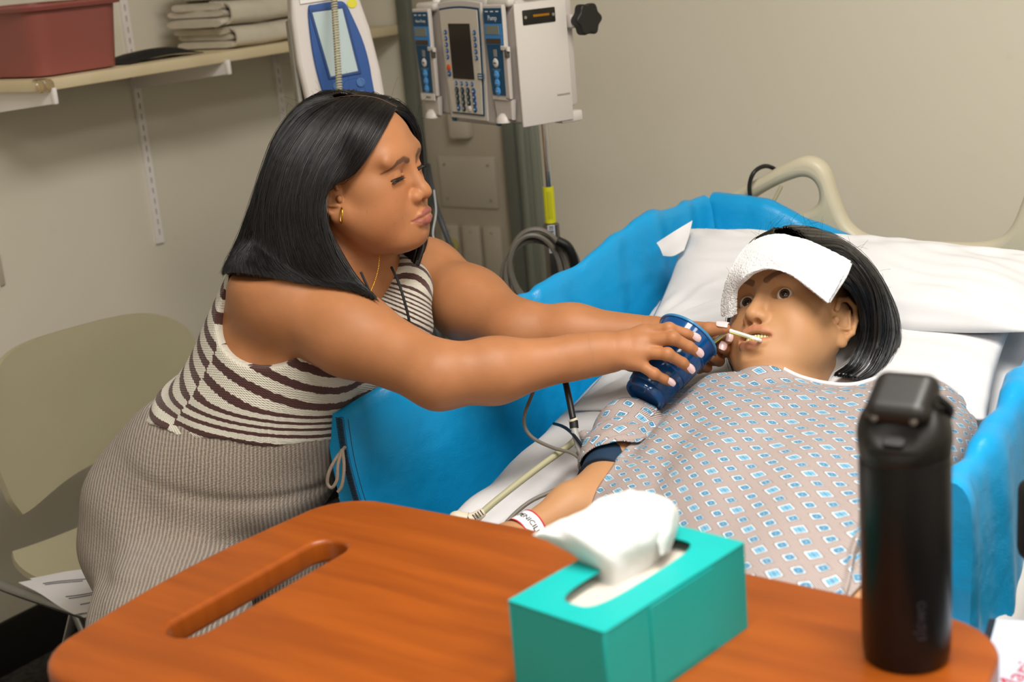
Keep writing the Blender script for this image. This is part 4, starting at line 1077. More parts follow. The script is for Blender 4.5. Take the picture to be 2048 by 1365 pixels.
# dark hose running down the wall panel behind the face
cable('wall_hose', [P(855, 330, 3.05), P(868, 400, 3.02), P(885, 450, 3.0), P(903, 500, 3.0), P(915, 560, 3.0), P(920, 640, 3.0)], .0062, mat('hose_slate', '3c3f44', .45), 'dark slate hose hanging in front of the wall service panel')
cable('wall_hose', [P(862, 640, 3.0), P(874, 665, 3.0), P(883, 700, 3.0), P(884, 760, 2.98)], .0062, mat('hose_slate', ''), 'dark hose lower down between the two arms of the woman')
cable('clear_tubing', [P(868, 380, 3.0), P(872, 425, 2.99), P(866, 470, 2.98), P(880, 505, 2.97), P(874, 540, 2.97)], .0018, mat('tubing_white', 'c3c4c8', .3), 'thin pale tubing hanging beside the dark wall hose', cat='tubing')

# ------------------------------------------------------------------ infusion pump (local: x right, y inward, z up; origin at lower right front corner of the right module)
pxv = np.array([.929, -.37, 0]); pyv = np.array([.37, .929, 0]); po = P(1040, 252, 2.62)
Mp_ = mtx(pxv, pyv*.90, (0, 0, .945), po)
pump = thing('infusion_pump', 'three-part infusion pump with grey housing and dark screen on the drip pole', 'infusion pump', M=Mp_)
PG = mat('pump_grey', 'beb5af', .45); PLT = mat('pump_light', 'cdc6bf', .42); PDK = mat('pump_shadow_grey', '8c8884', .5)
TEALP = mat('pump_teal', '05466b', .4); LBL = mat('pump_light_blue', '3b86c8', .4); BTN = mat('button_blue', '4a97dc', .45); DKB = mat('key_dark', '20303a', .45); SCR = mat('screen_dark', '2c2624', .2); NAVY = mat('key_navy', '1d4f86', .45)
WPR = mat('print_white', 'd9dee2', .6); CREAM = mat('pump_cream', 'd3cabd', .42)
def face(loops, y, th=.0012, bev=.0): return xf(prism(loops, th, bev), mtx((1, 0, 0), (0, 0, 1), (0, -1, 0), (0, y, 0)))
HT = .228
part('housing', bx(-.0905, 0, .012, .135, 0, HT+.012, .008, 3), PG, pump)  # right module body
part('housing', bx(-.355, -.268, .012, .135, .004, HT+.004, .008, 3), PG, pump)
part('housing', bx(-.266, -.092, .006, .125, -.008, HT+.018, .010, 3), PG, pump)
part('side_plate', bx(-.001, .004, .006, .133, -.004, HT+.004, .002, 2), PLT, pump)
part('side_connector', bx(.003, .0065, .024, .104, HT-.038, HT-.010, .002, 2), mat('connector_black', '15130f', .4), pump)
part('connector_contacts', bx(.0055, .0078, .048, .088, HT-.025, HT-.020, .0005, 1), mat('contact_gold', 'b07a20', .35, metal=.7), pump)
for yy_ in (.030, .098):
    part('connector_screw', lathe([(0, 0), (.0036, 0), (.003, .0012), (0, .0016)], 10, (.0062, yy_, HT-.024), (1, 0, 0)), mat('screw_metal', ''), pump)
part('latch_ledge', bx(.002, .0048, .095, .128, .046, .050, .001, 1), PDK, pump)
part('foot', bx(-.03, .0, .105, .16, -.01, .012, .004), PLT, pump)
knob_c = np.array([-.02, .155, HT-.035])
kp = [(.030*(1+.10*math.cos(6*a))*math.cos(a), .030*(1+.10*math.cos(6*a))*math.sin(a)) for a in np.linspace(0, 2*math.pi, 48, endpoint=False)]
part('clamp_knob', xf(prism([kp], .022, .004), mtx((0, 1, 0), (0, 0, 1), (1, 0, 0), (.022, .168, HT-.04))), mat('knob_black', '191614', .5), pump)
part('clamp_arm', join(bx(-.10, .012, .135, .175, HT-.055, HT-.028, .006), bx(-.09, -.01, .13, .16, .02, HT+.03, .008)), PG, pump)
part('top_bracket', join(bx(-.05, .01, .03, .12, HT+.012, HT+.030, .004), bx(-.045, .012, .05, .12, HT+.036, HT+.06, .004), bx(-.2, -.05, .06, .12, HT+.018, HT+.06, .01)), PG, pump)
# centre unit face
def taper(x0, x1, xb0, xb1, z0, z1, r=.006, arch=0.0):
    pts = [(xb0, z0), (xb1, z0)]
    n = 10
    pts += [(x1+(xb1-x1)*(1-i/n)**1.6, z0+(z1-z0)*i/n) for i in range(1, n)]
    pts += [(x1+(x0-x1)*i/n, z1+arch*math.sin(math.pi*i/n)) for i in range(n+1)]
    pts += [(x0+(xb0-x0)*(i/n)**1.6, z1+(z0-z1)*i/n) for i in range(1, n)]
    return pts
part('face_surround', face([taper(-.258, -.100, -.246, -.112, .002, HT+.008, arch=.006)], .003, .006, .002), PLT, pump)
part('face_border', face([taper(-.2515, -.1065, -.236, -.1195, .012, HT-.002, arch=.004)], -.001, .003, .001), mat('border_teal', '0d3d5c', .4), pump)
part('face_panel', face([taper(-.248, -.110, -.2335, -.122, .0155, HT-.006, arch=.004)], -.003, .002, .0006), CREAM, pump)
part('screen', face([[(-.217, .085), (-.139, .085), (-.139, .196), (-.217, .196)]], -.0048, .0016, .0005), SCR, pump)
def key(x, z, r, m, sq=False, nm='key'):
    k = part(nm, lathe([(0, .0022), (r*.75, .002), (r, .0006), (r, -.0005), (0, -.0005)][::-1], 14, (x, -.0042, z), (0, -1, 0)), m, pump)
    return k
for i in range(5):
    for x in (-.231, -.1245):
        k = key(x, .1785-i*.0125, .0052, NAVY); part('print', box((x, -.0067, .1785-i*.0125), (.0018, .0004, .0036)), WPR, k, sm=0)
key(-.231, .107, .0072, mat('key_orange', 'd8541a', .45)); k = key(-.231, .0945, .0068, NAVY); part('print', box((-.231, -.0067, .0945), (.006, .0004, .0016)), WPR, k, sm=0)
for i in range(4):
    k = key(-.208+i*.0195, .0755, .0048, NAVY); part('print', box((-.208+i*.0195, -.0067, .0755), (.0018, .0004, .004)), WPR, k, sm=0)
digits = '1234567890'
for r_ in range(4):
    for c_ in range(4):
        x, z = -.208+c_*.0205, .0615-r_*.0122
        m_ = NAVY if c_ == 3 or (r_ == 3 and c_ == 0) else DKB
        if r_ == 3 and c_ == 2: m_ = mat('key_white', 'd5d0cb', .45)
        k = key(x, z, .0070, m_)
        s = None
        if m_ is DKB: s = '0' if r_ == 3 else str(r_*3+c_+1)
        if s:
            v, f = text_mesh(s, .0075, .0001); part('digit', xf((v, f), mtx((1, 0, 0), (0, 0, 1), (0, -1, 0), (x, -.0066, z))), WPR, k, sm=0)
        elif m_ is NAVY: part('print', box((x, -.0067, z), (.005, .0004, .0028)), WPR, k, sm=0)
part('face_tab', face([[(-.125, .086), (-.106, .086), (-.106, .098), (-.125, .098)]], -.0048, .0018, .0005), TEALP, pump)
for zz in (.0895, .0945): part('tab_print', box((-.1155, -.0062, zz), (.012, .0004, .002)), WPR, pump, sm=0, kind='stuff')
for xx in (-.235, -.13, -.345, -.025): pass
for xx in (-.243, -.081): part('release_latch', xf(box((0, 0, 0), (.012, .006, .010), .001), mtx((1, 0, 0), (0, 1, 0), (0, 0, 1), (xx, .006, -.001))), mat('latch_teal', '174a6a', .45), pump)
def module(x0, mirror_txt, w_=.086, z0=.0):
    part('module_top', bx(x0+.006, x0+w_-.004, .0, .06, HT-.002+z0, HT+.016+z0, .007, 3), PLT, pump)
    part('status_dome', lathe([(.012, 0), (.011, .006), (.006, .009), (0, .010)], 16, (x0+w_*.62, .03, HT+.014+z0), (0, 0, 1)), mat('dome_white', 'e6e3df', .3), pump)
    part('module_face', face([taper(x0+.004, x0+w_-.016, x0+.012, x0+w_-.022, .048+z0, HT+.004+z0)], -.002, .010, .002), PLT, pump)
    part('module_panel', face([taper(x0+.007, x0+w_-.018, x0+.0165, x0+w_-.026, .058+z0, HT-.002+z0)], -.0078, .002, .0005), TEALP, pump)
    cx_ = x0+.037
    part('display_frame', face([[(cx_-.028, .156+z0), (cx_+.028, .156+z0), (cx_+.029, .196+z0), (cx_-.029, .196+z0)]], -.009, .0016, .0004), LBL, pump)
    part('display', face([[(cx_-.023, .176+z0), (cx_+.021, .176+z0), (cx_+.021, .193+z0), (cx_-.023, .193+z0)]], -.0102, .0012, .0003), mat('lcd_grey', '7d8279', .3), pump)
    part('status_window', face([[(cx_-.025, .158+z0), (cx_+.024, .158+z0), (cx_+.024, .168+z0), (cx_-.025, .168+z0)]], -.0102, .0012, .0003), mat('window_brown', '4a3b30', .3), pump)
    v, f = text_mesh(mirror_txt, .0135 if len(mirror_txt) < 6 else .0085, .0001); part('module_name', xf((v, f), mtx((1, 0, 0), (0, 0, 1), (0, -1, 0), (cx_, -.0090, .207+z0))), WPR, pump, sm=0)
    for dx in (-.018, 0, .018): part('mode_print', box((cx_+dx, -.0090, .2195+z0), (.010, .0003, .0022)), WPR, pump, sm=0, kind='stuff')
    part('sensor_slot', face([[(cx_-.005, .133+z0), (cx_+.006, .133+z0), (cx_+.006, .147+z0), (cx_-.005, .147+z0)]], -.009, .0012, .0003), PDK, pump)
    for zz, r, m_ in ((.121, .0092, mat('button_white', 'd8d4cf', .45)), (.098, .0088, BTN), (.082, .0088, BTN), (.066, .0088, BTN)):
        k = part('button', lathe([(0, .002), (r*.8, .0018), (r, .0003), (r, -.0008)], 18, (cx_-.001, -.0088, zz+z0), (0, -1, 0)), m_, pump)
        part('print', box((cx_-.001, -.0111, zz+z0), (.009, .0003, .0022)), mat('print_mid', '8fb4d8', .6) if m_ is BTN else mat('print_dark', ''), k, sm=0)
    part('button_caption', join(box((cx_, -.009, .1085+z0), (.030, .0003, .0012)), box((cx_, -.009, .1055+z0), (.022, .0003, .0012))), mat('print_pale_blue', '6b93b5', .6), pump, sm=0, kind='stuff')
    part('door_handle', xf(prism([[(x0+w_-.026, .052+z0), (x0+w_-.012, .052+z0), (x0+w_-.008, .15+z0), (x0+w_-.024, .15+z0)]], .010, .003), mtx((1, 0, 0), (0, 0, 1), (0, -1, 0), (0, -.004, 0))), PG, pump)
    part('handle_hook', xf(prism([[(x0+w_-.026, .146+z0), (x0+w_-.002, .144+z0), (x0+w_-.002, .153+z0), (x0+w_-.026, .155+z0)]], .008, .002), mtx((1, 0, 0), (0, 0, 1), (0, -1, 0), (0, -.008, 0))), PLT, pump)
    part('hook_slot', bx(x0+w_-.012, x0+w_-.006, -.013, -.004, .132+z0, .148+z0, .001, 1), mat('slot_dark', ''), pump)
    part('lower_door', face([[(x0+.016, .010+z0), (x0+w_-.018, .010+z0), (x0+w_-.012, .050+z0), (x0+.010, .050+z0)]], .002, .012, .004), PDK if False else PG, pump)
    part('lower_dome', lathe([(.017, 0), (.015, .010), (.008, .017), (0, .019)], 20, (x0+.038, -.001, .004+z0), (0, 0, 1)), PLT, pump)
module(-.0885, 'Pump')
module(-.355, 'Auto-Pump', .084, -.006)
part('maker_plate', face([[(-.343, .036), (-.288, .036), (-.288, .05), (-.343, .05)]], -.010, .002, .0006), mat('plate_white', 'd8d2cc', .45), pump)
v, f = text_mesh('Alaris', .0085, .0001); part('maker_name', xf((v, f), mtx((1, 0, 0), (0, 0, 1), (0, -1, 0), (-.312, -.0112, .0430))), mat('print_dark', ''), pump, sm=0)

# ================================================================== vital signs monitor
fwd_h = np.array([_fw[0], _fw[1], 0]); fwd_h /= np.linalg.norm(fwd_h); rt_h = np.array([fwd_h[1], -fwd_h[0], 0])
th_ = math.radians(-14); mxv = rt_h*math.cos(th_)+fwd_h*math.sin(th_)*-1; mxv /= np.linalg.norm(mxv)
myv = np.cross([0, 0, 1], mxv); zt_ = np.array([0, 0, 1.0])*math.cos(.12)+myv*math.sin(.12); yt_ = np.cross(zt_, mxv)
mo = P(672, 95, 2.62)
mon = thing('vital_signs_monitor', 'white and blue vital signs monitor on a stand behind the woman head', 'monitor', M=mtx(mxv, yt_, zt_, mo))
MWH = mat('monitor_white', 'd3cbc6', .45); MBL = mat('monitor_blue', '154a8f', .4); MGR = mat('monitor_side', '9a958d', .5)
def mface(lp, y, th, bev): return xf(prism([lp], th, bev), mtx((1, 0, 0), (0, 0, 1), (0, -1, 0), (0, y, 0)))
body = [(-.062, -.135), (.082, -.135), (.078, -.05), (.068, .03), (.052, .10), (.046, .12), (-.068, .12), (-.074, .06), (-.074, -.02)]
part('monitor_body', mface(body, .035, .07, .008), MWH, mon, sm=40)
part('side_strip', mface([(-.080, -.12), (-.070, -.12), (-.072, .06), (-.078, .06)], .05, .05, .004), MGR, mon)
part('top_cap', mface([(-.074, .118), (.048, .118), (.046, .142), (-.068, .142)], .035, .066, .006), MBL, mon)
bl = [(-.024, -.13), (.052, -.13), (.058, -.06), (.052, .0), (.036, .055), (.026, .078), (.010, .082), (-.030, .080), (-.042, .074), (-.045, .02), (-.043, -.03), (-.036, -.08)]
part('blue_bezel', mface([tuple(q) for q in catmull([(a, b, 0) for a, b in bl], 4, True)[:, :2]], -.002, .008, .002), MBL, mon, sm=40)
part('screen', mface([(-.018, -.052), (.034, -.047), (.020, .068), (-.036, .066)], -.0070, .003, .0008), mat('screen_pale', 'b9c9ca', .25), mon)
part('screen_rim', xf(prism([[(-.022, -.057), (.039, -.052), (.024, .073), (-.041, .071)], [(-.018, -.052), (-.036, .066), (.020, .068), (.034, -.047)]], .004, .001), mtx((1, 0, 0), (0, 0, 1), (0, -1, 0), (0, -.0065, 0))), mat('monitor_blue_dark', '0f3a77', .4), mon)
for (x, z, r) in ((-.010, -.070, .0065), (.036, -.068, .0080), (-.006, -.090, .0065), (.036, -.090, .0072), (-.004, -.112, .0062), (.034, -.112, .0062)):
    k = part('button', lathe([(0, .0012), (r*.7, .0012), (r*.72, .0022), (r, .0020), (r, -.001)], 18, (x, -.0070, z), (0, -1, 0)), mat('button_ring', '3d6ba3', .4), mon)
part('name_strip', mface([(-.055, .083), (.022, .087), (.022, .098), (-.055, .095)], -.002, .0024, .0006), mat('strip_white', 'e2dedb', .4), mon)
part('yellow_sticker', mface([(a+.040, b+.076) for a, b in [(.0095*math.cos(t), .0085*math.sin(t)) for t in np.linspace(0, 2*math.pi, 20, endpoint=False)]], -.0008, .0015, .0003), mat('sticker_yellow', 'd8cf25', .5), mon)
part('stand_pole', tube([(0, .05, -.13), (0, .06, -.4), (0, .06, -1.10)], .014, 12, 3), mat('pole_steel', ''), mon)
part('stand_base', lathe([(0, 0), (.16, 0), (.17, .01), (.16, .025), (.03, .04), (0, .04)], 28, (0, .06, -1.25)), mat('chassis_grey', ''), mon) if False else None
part('rear_hook', bx(-.085, -.07, .03, .06, -.155, -.12, .003), mat('hook_navy', '1a2438', .5), mon)
# coiled cord hanging in front of the monitor
t = np.linspace(0, 1, 700)
a_, b_ = P(666, -40, 2.56), P(680, 200, 2.54)
nn2 = 46
dirc = (b_-a_)/np.linalg.norm(b_-a_); e1 = mxv-dirc*(mxv@dirc); e1 /= np.linalg.norm(e1); e2 = np.cross(dirc, e1)
pts4 = [a_+(b_-a_)*q+.0046*(e1*math.cos(2*math.pi*nn2*q)+e2*math.sin(2*math.pi*nn2*q)) for q in t]
part('spiral_cord', tube(pts4, .0017, 5, 1, smooth=False), mat('cord_cream', 'b9b193', .5), None, sm=60, label='cream spiral cord hanging down in front of the monitor screen', cat='cord')
# loose grey cable lying on the pad rim by the arm
cable('rim_cable', [P(1030, 603, 2.38), P(1042, 601, 2.36), P(1062, 606, 2.34), P(1078, 613, 2.33)], .0042, CGR, 'short run of grey cable over the rim of the far blue pad')
# ================================================================== the seated woman
F_ = np.array([.97, .24, 0]); F_ /= np.linalg.norm(F_); R_ = np.array([F_[1], -F_[0], 0]); U_ = np.array([0, 0, 1.0])
WHM = np.eye(4); WHM[:3, :3] = np.array([[.2394, .9697, -.0498], [-.9692, .2355, -.0723], [-.0584, .0655, .9961]]); WHM[:3, 3] = (-1.3816, 1.5435, 1.1914)
WD_ = dict(eye=(.0345, .0800, -.0065), op=(.0170, .0027, -.0030), lid=.0160, chiny=.083, chinz=-.106, nosey=.1085, nosez=-.0385, lipy=.0965, lipz=-.0715, mx=.0275, my=.0775, mz=-.0735, jaw=1.05, jawr=1.14, cw=1.02, lipf=1.15, lsep=.0022, nosew=1.15, ear=1.0, crease=.0080, slant=-.06)
W = SDF(); W.frame('h', WHM)
SR, ER, WR = P(560, 592, 2.045), P(878, 752, 1.935), P(1192, 708, 1.962)
SL_, EL, WL = P(850, 560, 2.30), P(1040, 665, 2.13), P(1305, 668, 2.07)
hip = P(440, 985, 2.20); belly = P(560, 800, 2.18); chest = P(600, 655, 2.17)
axis = chest-hip; axis /= np.linalg.norm(axis); Fa = F_-axis*(F_@axis); Fa /= np.linalg.norm(Fa); Ra = np.cross(Fa, axis); Rb = np.stack([Fa, Ra, axis], 1)
if Ra@R_ < 0: Ra = -Ra; Rb = np.stack([Fa, Ra, axis], 1)
def torso(S, off=0.0):
    S.ell(chest, (.112+off, .158+off, .150+off), .01, R=Rb)
    S.ell(chest+axis*.085-Fa*.01, (.085+off, .150+off, .075+off), .05, R=Rb)
    S.ell(belly, (.128+off, .150+off, .120+off), .06, R=Rb)
    S.ell(chest-axis*.01+Fa*.070+Ra*.065, (.062+off, .062+off, .060+off), .05, R=Rb)   # bust
    S.ell(chest-axis*.01+Fa*.070-Ra*.065, (.062+off, .062+off, .060+off), .05, R=Rb)
    S.ell(hip+axis*.05, (.145+off, .165+off, .120+off), .07, R=Rb)
torso(W, -.006)
neckb = (SR+SL_)/2+U_*.030+F_*.010
nk0 = loc(WHM, np.array([0, -.015, -.055]))
W.cone(neckb-U_*.03, nk0, .056, .052, .05)
W.cone(neckb-F_*.03+U_*.008, SR+U_*.016, .048, .048, .05)      # trapezius
W.cone(neckb-F_*.03, SL_+U_*.012, .045, .040, .05)
# arms
W.ell(SR, (.062, .058, .062), .04)
W.chain([SR, SR*.55+ER*.45+np.array([0, 0, -.004]), ER], [.061, .0565, .0425], .03)
f1 = ER*.65+WR*.35+np.array([0, 0, -.004])
W.chain([ER, f1, WR], [.0430, .0420, .0265], .025)
W.cone(WR-(WR-ER)/np.linalg.norm(WR-ER)*.03, WR+(WR-ER)/np.linalg.norm(WR-ER)*.01, .0268, .0255, .02)
W.ell(SL_, (.058, .056, .058), .04)
W.chain([SL_, SL_*.5+EL*.5, EL], [.060, .055, .0435], .03)
W.chain([EL, EL*.6+WL*.4, WL], [.0435, .0395, .0260], .025)
# right hand, laid over the cup
def hand(S, wrist, fingers, rads, thumb, trad, k=.0045):
    for (mcp, pip, dip, tip), rd in zip(fingers, rads):
        S.cone(wrist+(mcp-wrist)*.12, mcp, .0150, rd[0]*1.12, .014)
        S.cone(mcp, pip, rd[0]*1.05, rd[1], k); S.cone(pip, dip, rd[1], rd[2], k*.7); S.cone(dip, tip, rd[2], rd[3], k*.6)
        S.ell(pip, (rd[1]*1.07,)*3, .003)
    for i in range(3): S.cone((wrist+fingers[i][0])*.5, (wrist+fingers[i+1][0])*.5, .0125, .0125, .012)
    for i in range(3): S.cone(fingers[i][0]*.85+wrist*.15, fingers[i+1][0]*.85+wrist*.15, .0095, .0095, .010)
    S.cone(wrist, thumb[0], .016, trad[0]*1.2, .016)
    S.cone(thumb[0], thumb[1], trad[0]*1.15, trad[1], .012); S.cone(thumb[1], thumb[2], trad[1], trad[2], .004); S.cone(thumb[2], thumb[3], trad[2], trad[3], .003)
N_ARM = len(W.ops)
RF = [[P(1290, 664, 1.958), P(1338, 658, 1.943), P(1371, 668, 1.950), P(1390, 676, 1.956)],
      [P(1290, 684, 1.948), P(1346, 677, 1.930), P(1378, 694, 1.937), P(1396, 706, 1.945)],
      [P(1286, 705, 1.942), P(1335, 709, 1.928), P(1365, 726, 1.935), P(1379, 738, 1.941)],
      [P(1276, 727, 1.942), P(1308, 748, 1.936), P(1329, 759, 1.941), P(1340, 765, 1.945)]]
RR = [(.0092, .0085, .0074, .0064), (.0094, .0088, .0078, .0066), (.0090, .0084, .0074, .0063), (.0082, .0074, .0064, .0056)]
RTH = [P(1228, 716, 1.975), P(1262, 728, 2.005), P(1300, 742, 2.035), P(1325, 738, 2.045)]
HRs = SDF(); HRs.cone(f1, WR, .0420, .0265, .025); HRs.cone(WR-(WR-ER)/np.linalg.norm(WR-ER)*.03, WR+(WR-ER)/np.linalg.norm(WR-ER)*.01, .0268, .0255, .02)
hand(HRs, P(1206, 704, 1.962), RF, RR, RTH, (.0125, .0105, .0095, .008))
LF = [[P(1362, 672, 2.085), P(1420, 672, 2.075), P(1450, 680, 2.035), P(1458, 679, 2.008)],
      [P(1362, 690, 2.090), P(1436, 698, 2.085), P(1456, 703, 2.045), P(1445, 695, 2.012)],
      [P(1358, 707, 2.090), P(1418, 720, 2.088), P(1438, 722, 2.045), P(1422, 712, 2.015)],
      [P(1350, 722, 2.085), P(1398, 736, 2.080), P(1414, 736, 2.045), P(1400, 728, 2.025)]]
LR = [(.0095, .0088, .0080, .0068), (.0098, .0095, .0090, .0076), (.0095, .0090, .0082, .0070), (.0085, .0078, .0070, .0062)]
LTH = [P(1345, 662, 2.065), P(1378, 658, 2.035), P(1418, 660, 2.003), P(1449, 657, 1.990)]
HLs = SDF(); HLs.cone(EL*.6+WL*.4, WL, .0395, .0260, .025)
hand(HLs, P(1316, 670, 2.075), LF, LR, LTH, (.0135, .0115, .0108, .0082))
head_ops(W, 'h', WD_)
# under-chin fullness
W.ell((0, .030, -.098), (.042, .042, .020), .03, fr='h')
# skin surface: body coarse, head and hands fine, clipped to meet
def clipf(S, planes, bnd=None, sink=(), dip=()):
    def f(p, c, r):
        d = S.ev(p, c, r)
        for n_, o_ in sink: d = d+.0014*(1-sstep((p-o_)@n_, .0, .014))
        for n_, o_, c_, r_ in dip: d = d+.0022*sstep((p-o_)@n_, .010, .024)*(np.linalg.norm(p-c_, axis=-1) < r_)
        for n_, o_ in planes: d = np.maximum(d, (p-o_)@n_)
        return d
    return f
hz = WHM[:3, 2]; hcut = loc(WHM, np.array([0, 0, -.128]))
rdir = (WR-ER)/np.linalg.norm(WR-ER); ldir = (WL-EL)/np.linalg.norm(WL-EL)
parts_ = []
lo = np.min([hip-.3, SR-.1, ER-.1, EL-.1], axis=0); hi = np.max([SR+.1, SL_+.1, WR+.06, WL+.06, nk0+.02], axis=0)
vb, qb = mesh_sdf(clipf(W, [(hz, hcut+hz*.022)], dip=[(hz, hcut, hcut, .3), (rdir, WR-rdir*.022, WR, .07), (ldir, WL-ldir*.022, WL, .07)]), lo, hi, .0042)
parts_.append((vb, qb))
cH = loc(WHM, np.array([0, 0, 0])); lo, hi = cH-.165, cH+.165
vh, qh = mesh_sdf(clipf(W, [(-hz, hcut)], sink=[(hz, hcut)]), lo, hi, .00135); nh0 = len(vb)
parts_.append((vh, qh))
pr = np.array([q for f_ in RF for q in f_]+[WR-rdir*.02]+RTH); vr, qr = mesh_sdf(clipf(HRs, [(-rdir, WR-rdir*.022)], sink=[(rdir, WR-rdir*.022)]), pr.min(0)-.035, pr.max(0)+.03, .0014)
parts_.append((vr, qr))
pl = np.array([q for f_ in LF for q in f_]+[WL-ldir*.02]+LTH); vl, ql = mesh_sdf(clipf(HLs, [(-ldir, WL-ldir*.022)], sink=[(ldir, WL-ldir*.022)]), pl.min(0)-.035, pl.max(0)+.03, .0014)
parts_[-1] = (vr, qr); parts_.append((vl, ql))
n_ = 0; VV, QQ = [], []
for v, q in parts_: VV.append(v); QQ.append(q+n_); n_ += len(v)
VV = np.concatenate(VV); QQ = np.concatenate(QQ)
SKW = skin_mat('skin_warm_brown', 'a66f48', 'b27850', '96564c', '2b1a14', rough=.50, sss=.08, freck=.75)
woman = thing('person', 'woman with black hair in striped top, leaning over the bed holding the blue cup', 'person', (-1.6, 1.4, .46))
body = obj('body', VV, QQ, SKW, woman, True, smooth=True)
L = loc(inv(WHM), VV)
ly, lz = WD_['lipy'], WD_['lipz']
m = np.zeros((len(VV), 3))
near = (L[:, 2] > -.13) & (L[:, 1] > .03)
Ln = L[near]; sx = np.abs(Ln[:, 0]); Ls = np.stack([sx, Ln[:, 1], Ln[:, 2]], 1)
up_l = [(WD_['mx'], .082, WD_['mz']), (.013, ly-.003, lz+.0050), (.004, ly, lz+.0058), (0, ly, lz+.0048)]
lo_l = [(WD_['mx'], .082, WD_['mz']), (.013, ly-.004, lz-.0070), (0, ly, lz-.0085)]
z2 = np.array([1, 0, 1.0]); flat_ = lambda pp: [tuple(np.array(q)*z2) for q in pp]
Lf = Ls*z2; fr_ = (Ls[:, 1] > .045).astype(float)
dl = np.minimum(polyd(Lf, flat_(up_l))-.0050*(1-sx/.032), polyd(Lf, flat_(lo_l))-.0070*(1-sx/.032)); m[near, 0] = (1-sstep(dl, -.0008, .0010))*fr_
bw = [(.0135, .0865, .0120), (.026, .085, .0175), (.040, .076, .0155), (.0565, .062, .0050)]
db = polyd(Lf, flat_(bw)); th = np.interp(sx, [.012, .02, .040, .0565], [.0036, .0040, .0032, .0010]); m[near, 1] = (1-sstep(db-th, -.0012, .0016))*.85*fr_
ck = polyd(Ls, [(.038, .075, -.03), (.055, .05, -.05), (.045, .055, -.075)]); m[near, 2] = 1-sstep(ck, .012, .035)
add_col(body, 'mask', m)
LASH = mat('lash_black', '0c0908', .6); EYW = eye_mat('eye_brown_shaded', '3a2012', '28140b', '6e5a4e')  # eye white coloured dark to stand for the shade of lid and lashes
for s in (1, -1):
    e_ = eyeball(woman, WHM, WD_, s, EYW, .0126, look=(.0, -.42)); e_.name = 'eye'
    ex, ey, ez = WD_['eye']
    pts_ = [loc(WHM, np.array([s*(ex+q[0]), ey+q[1], ez+q[2]])) for q in ((-.0145, -.0040, -.0040), (-.007, .0015, -.0012), (.002, .0028, -.0004), (.010, .0002, -.0018), (.0155, -.005, -.0046))]
    la = part('eyelashes', tube(pts_, [.0003, .0005, .0006, .0007, .0004], 6, 6), LASH, woman, True, sm=60)
    V = []
    pc = catmull(pts_, 9)
    for i in range(3, len(pc), 1):
        o_ = pc[i]; dd = WHM[:3, 1]*.0055+WHM[:3, 2]*(-.0030)+WHM[:3, 0]*s*(i/len(pc)-.3)*.006
        V.append(tube([o_, o_+dd*.6, o_+dd+WHM[:3, 2]*.0016], [.00035, .00028, .0001], 4, 3))
    part('lash', join(*V), LASH, la, True, sm=60, kind='stuff')
for (a, b, c, d), rd in zip(RF, RR):
    upv = -(P(1350, 700, 1.9)-CAM); upv = -upv/np.linalg.norm(upv)*-1
    fingernail(woman, d, c, -_fw+np.array([0, 0, .35]), w=rd[3]*.88, L=.0145, off=rd[3]*1.04)
fingernail(woman, LTH[3], LTH[2], np.array([0, 0, 1.0])-_fw*.35, w=.0075, L=.016, off=.0082, back=.0034)
fingernail(woman, LF[0][3]+UP*.002, LF[0][3]-UP*.008-RT*.003, -_fw, w=.0052, L=.011, off=.0072)
fingernail(woman, LF[1][3]+UP*.002, LF[1][3]-UP*.008-RT*.004, -_fw, w=.0058, L=.012, off=.0080)

# ---- striped top
T = SDF(); torso(T, .006)
T.cone(neckb-F_*.03+U_*-.006, SR+U_*.004-R_*.01, .045, .042, .05); T.cone(neckb-F_*.03+U_*-.006, SL_+U_*.004+R_*.01, .045, .042, .05)
T.ell(SR, (.075, .080, .082), .004, 's'); T.cone(SR, ER, .070, .05, .004, 's')
T.ell(SR+R_*.06, (.095, .08, .09), .004, 's')
T.ell(SL_, (.064, .070, .070), .004, 's'); T.cone(SL_, EL, .060, .05, .004, 's')
T.cone(neckb-U_*.045+F_*.055, nk0, .052, .070, .004, 's')
T.cone(P(806, 512, 2.215), P(812, 575, 2.165), .020, .034, .02); T.cone(P(812, 575, 2.165), P(806, 650, 2.125), .034, .046, .03)
hA, hB, hC = P(362, 800, 2.28), P(560, 889, 2.05), P(745, 893, 2.10)
hn = np.cross(hB-hA, hC-hA); hn /= np.linalg.norm(hn); hn = hn if hn@axis > 0 else -hn
ringd = P(706, 819, 2.04)-P(486, 698, 2.05); sn = np.cross(ringd, R_*1.0+axis*.0); sn /= np.linalg.norm(sn); sn = sn if sn@axis > 0 else -sn
def fold(p):
    s = (p-hA)@sn; a = (p-belly)@F_; b = (p-belly)@R_
    w_ = .0035*np.sin(s*75+a*14+1.0)*np.exp(-((s-.05)/.05)**2)+.003*np.exp(-((s-.085-a*.25)/.008)**2)*-1
    return w_+.0012*np.sin(s*190+3*np.sin(b*14))*np.exp(-((s-.06)/.06)**2)
def tfun(p, c, r):
    d = T.ev(p, c, r)+fold(p)
    return np.maximum(d, -((p-hA)@hn)+.003*np.sin((p@F_)*60))
lo = np.min([hip-.22, chest-.25], axis=0); hi = np.max([SL_+.08, chest+.25, SR+.08], axis=0)
vt, qt = mesh_sdf(tfun, lo, hi, .0034)
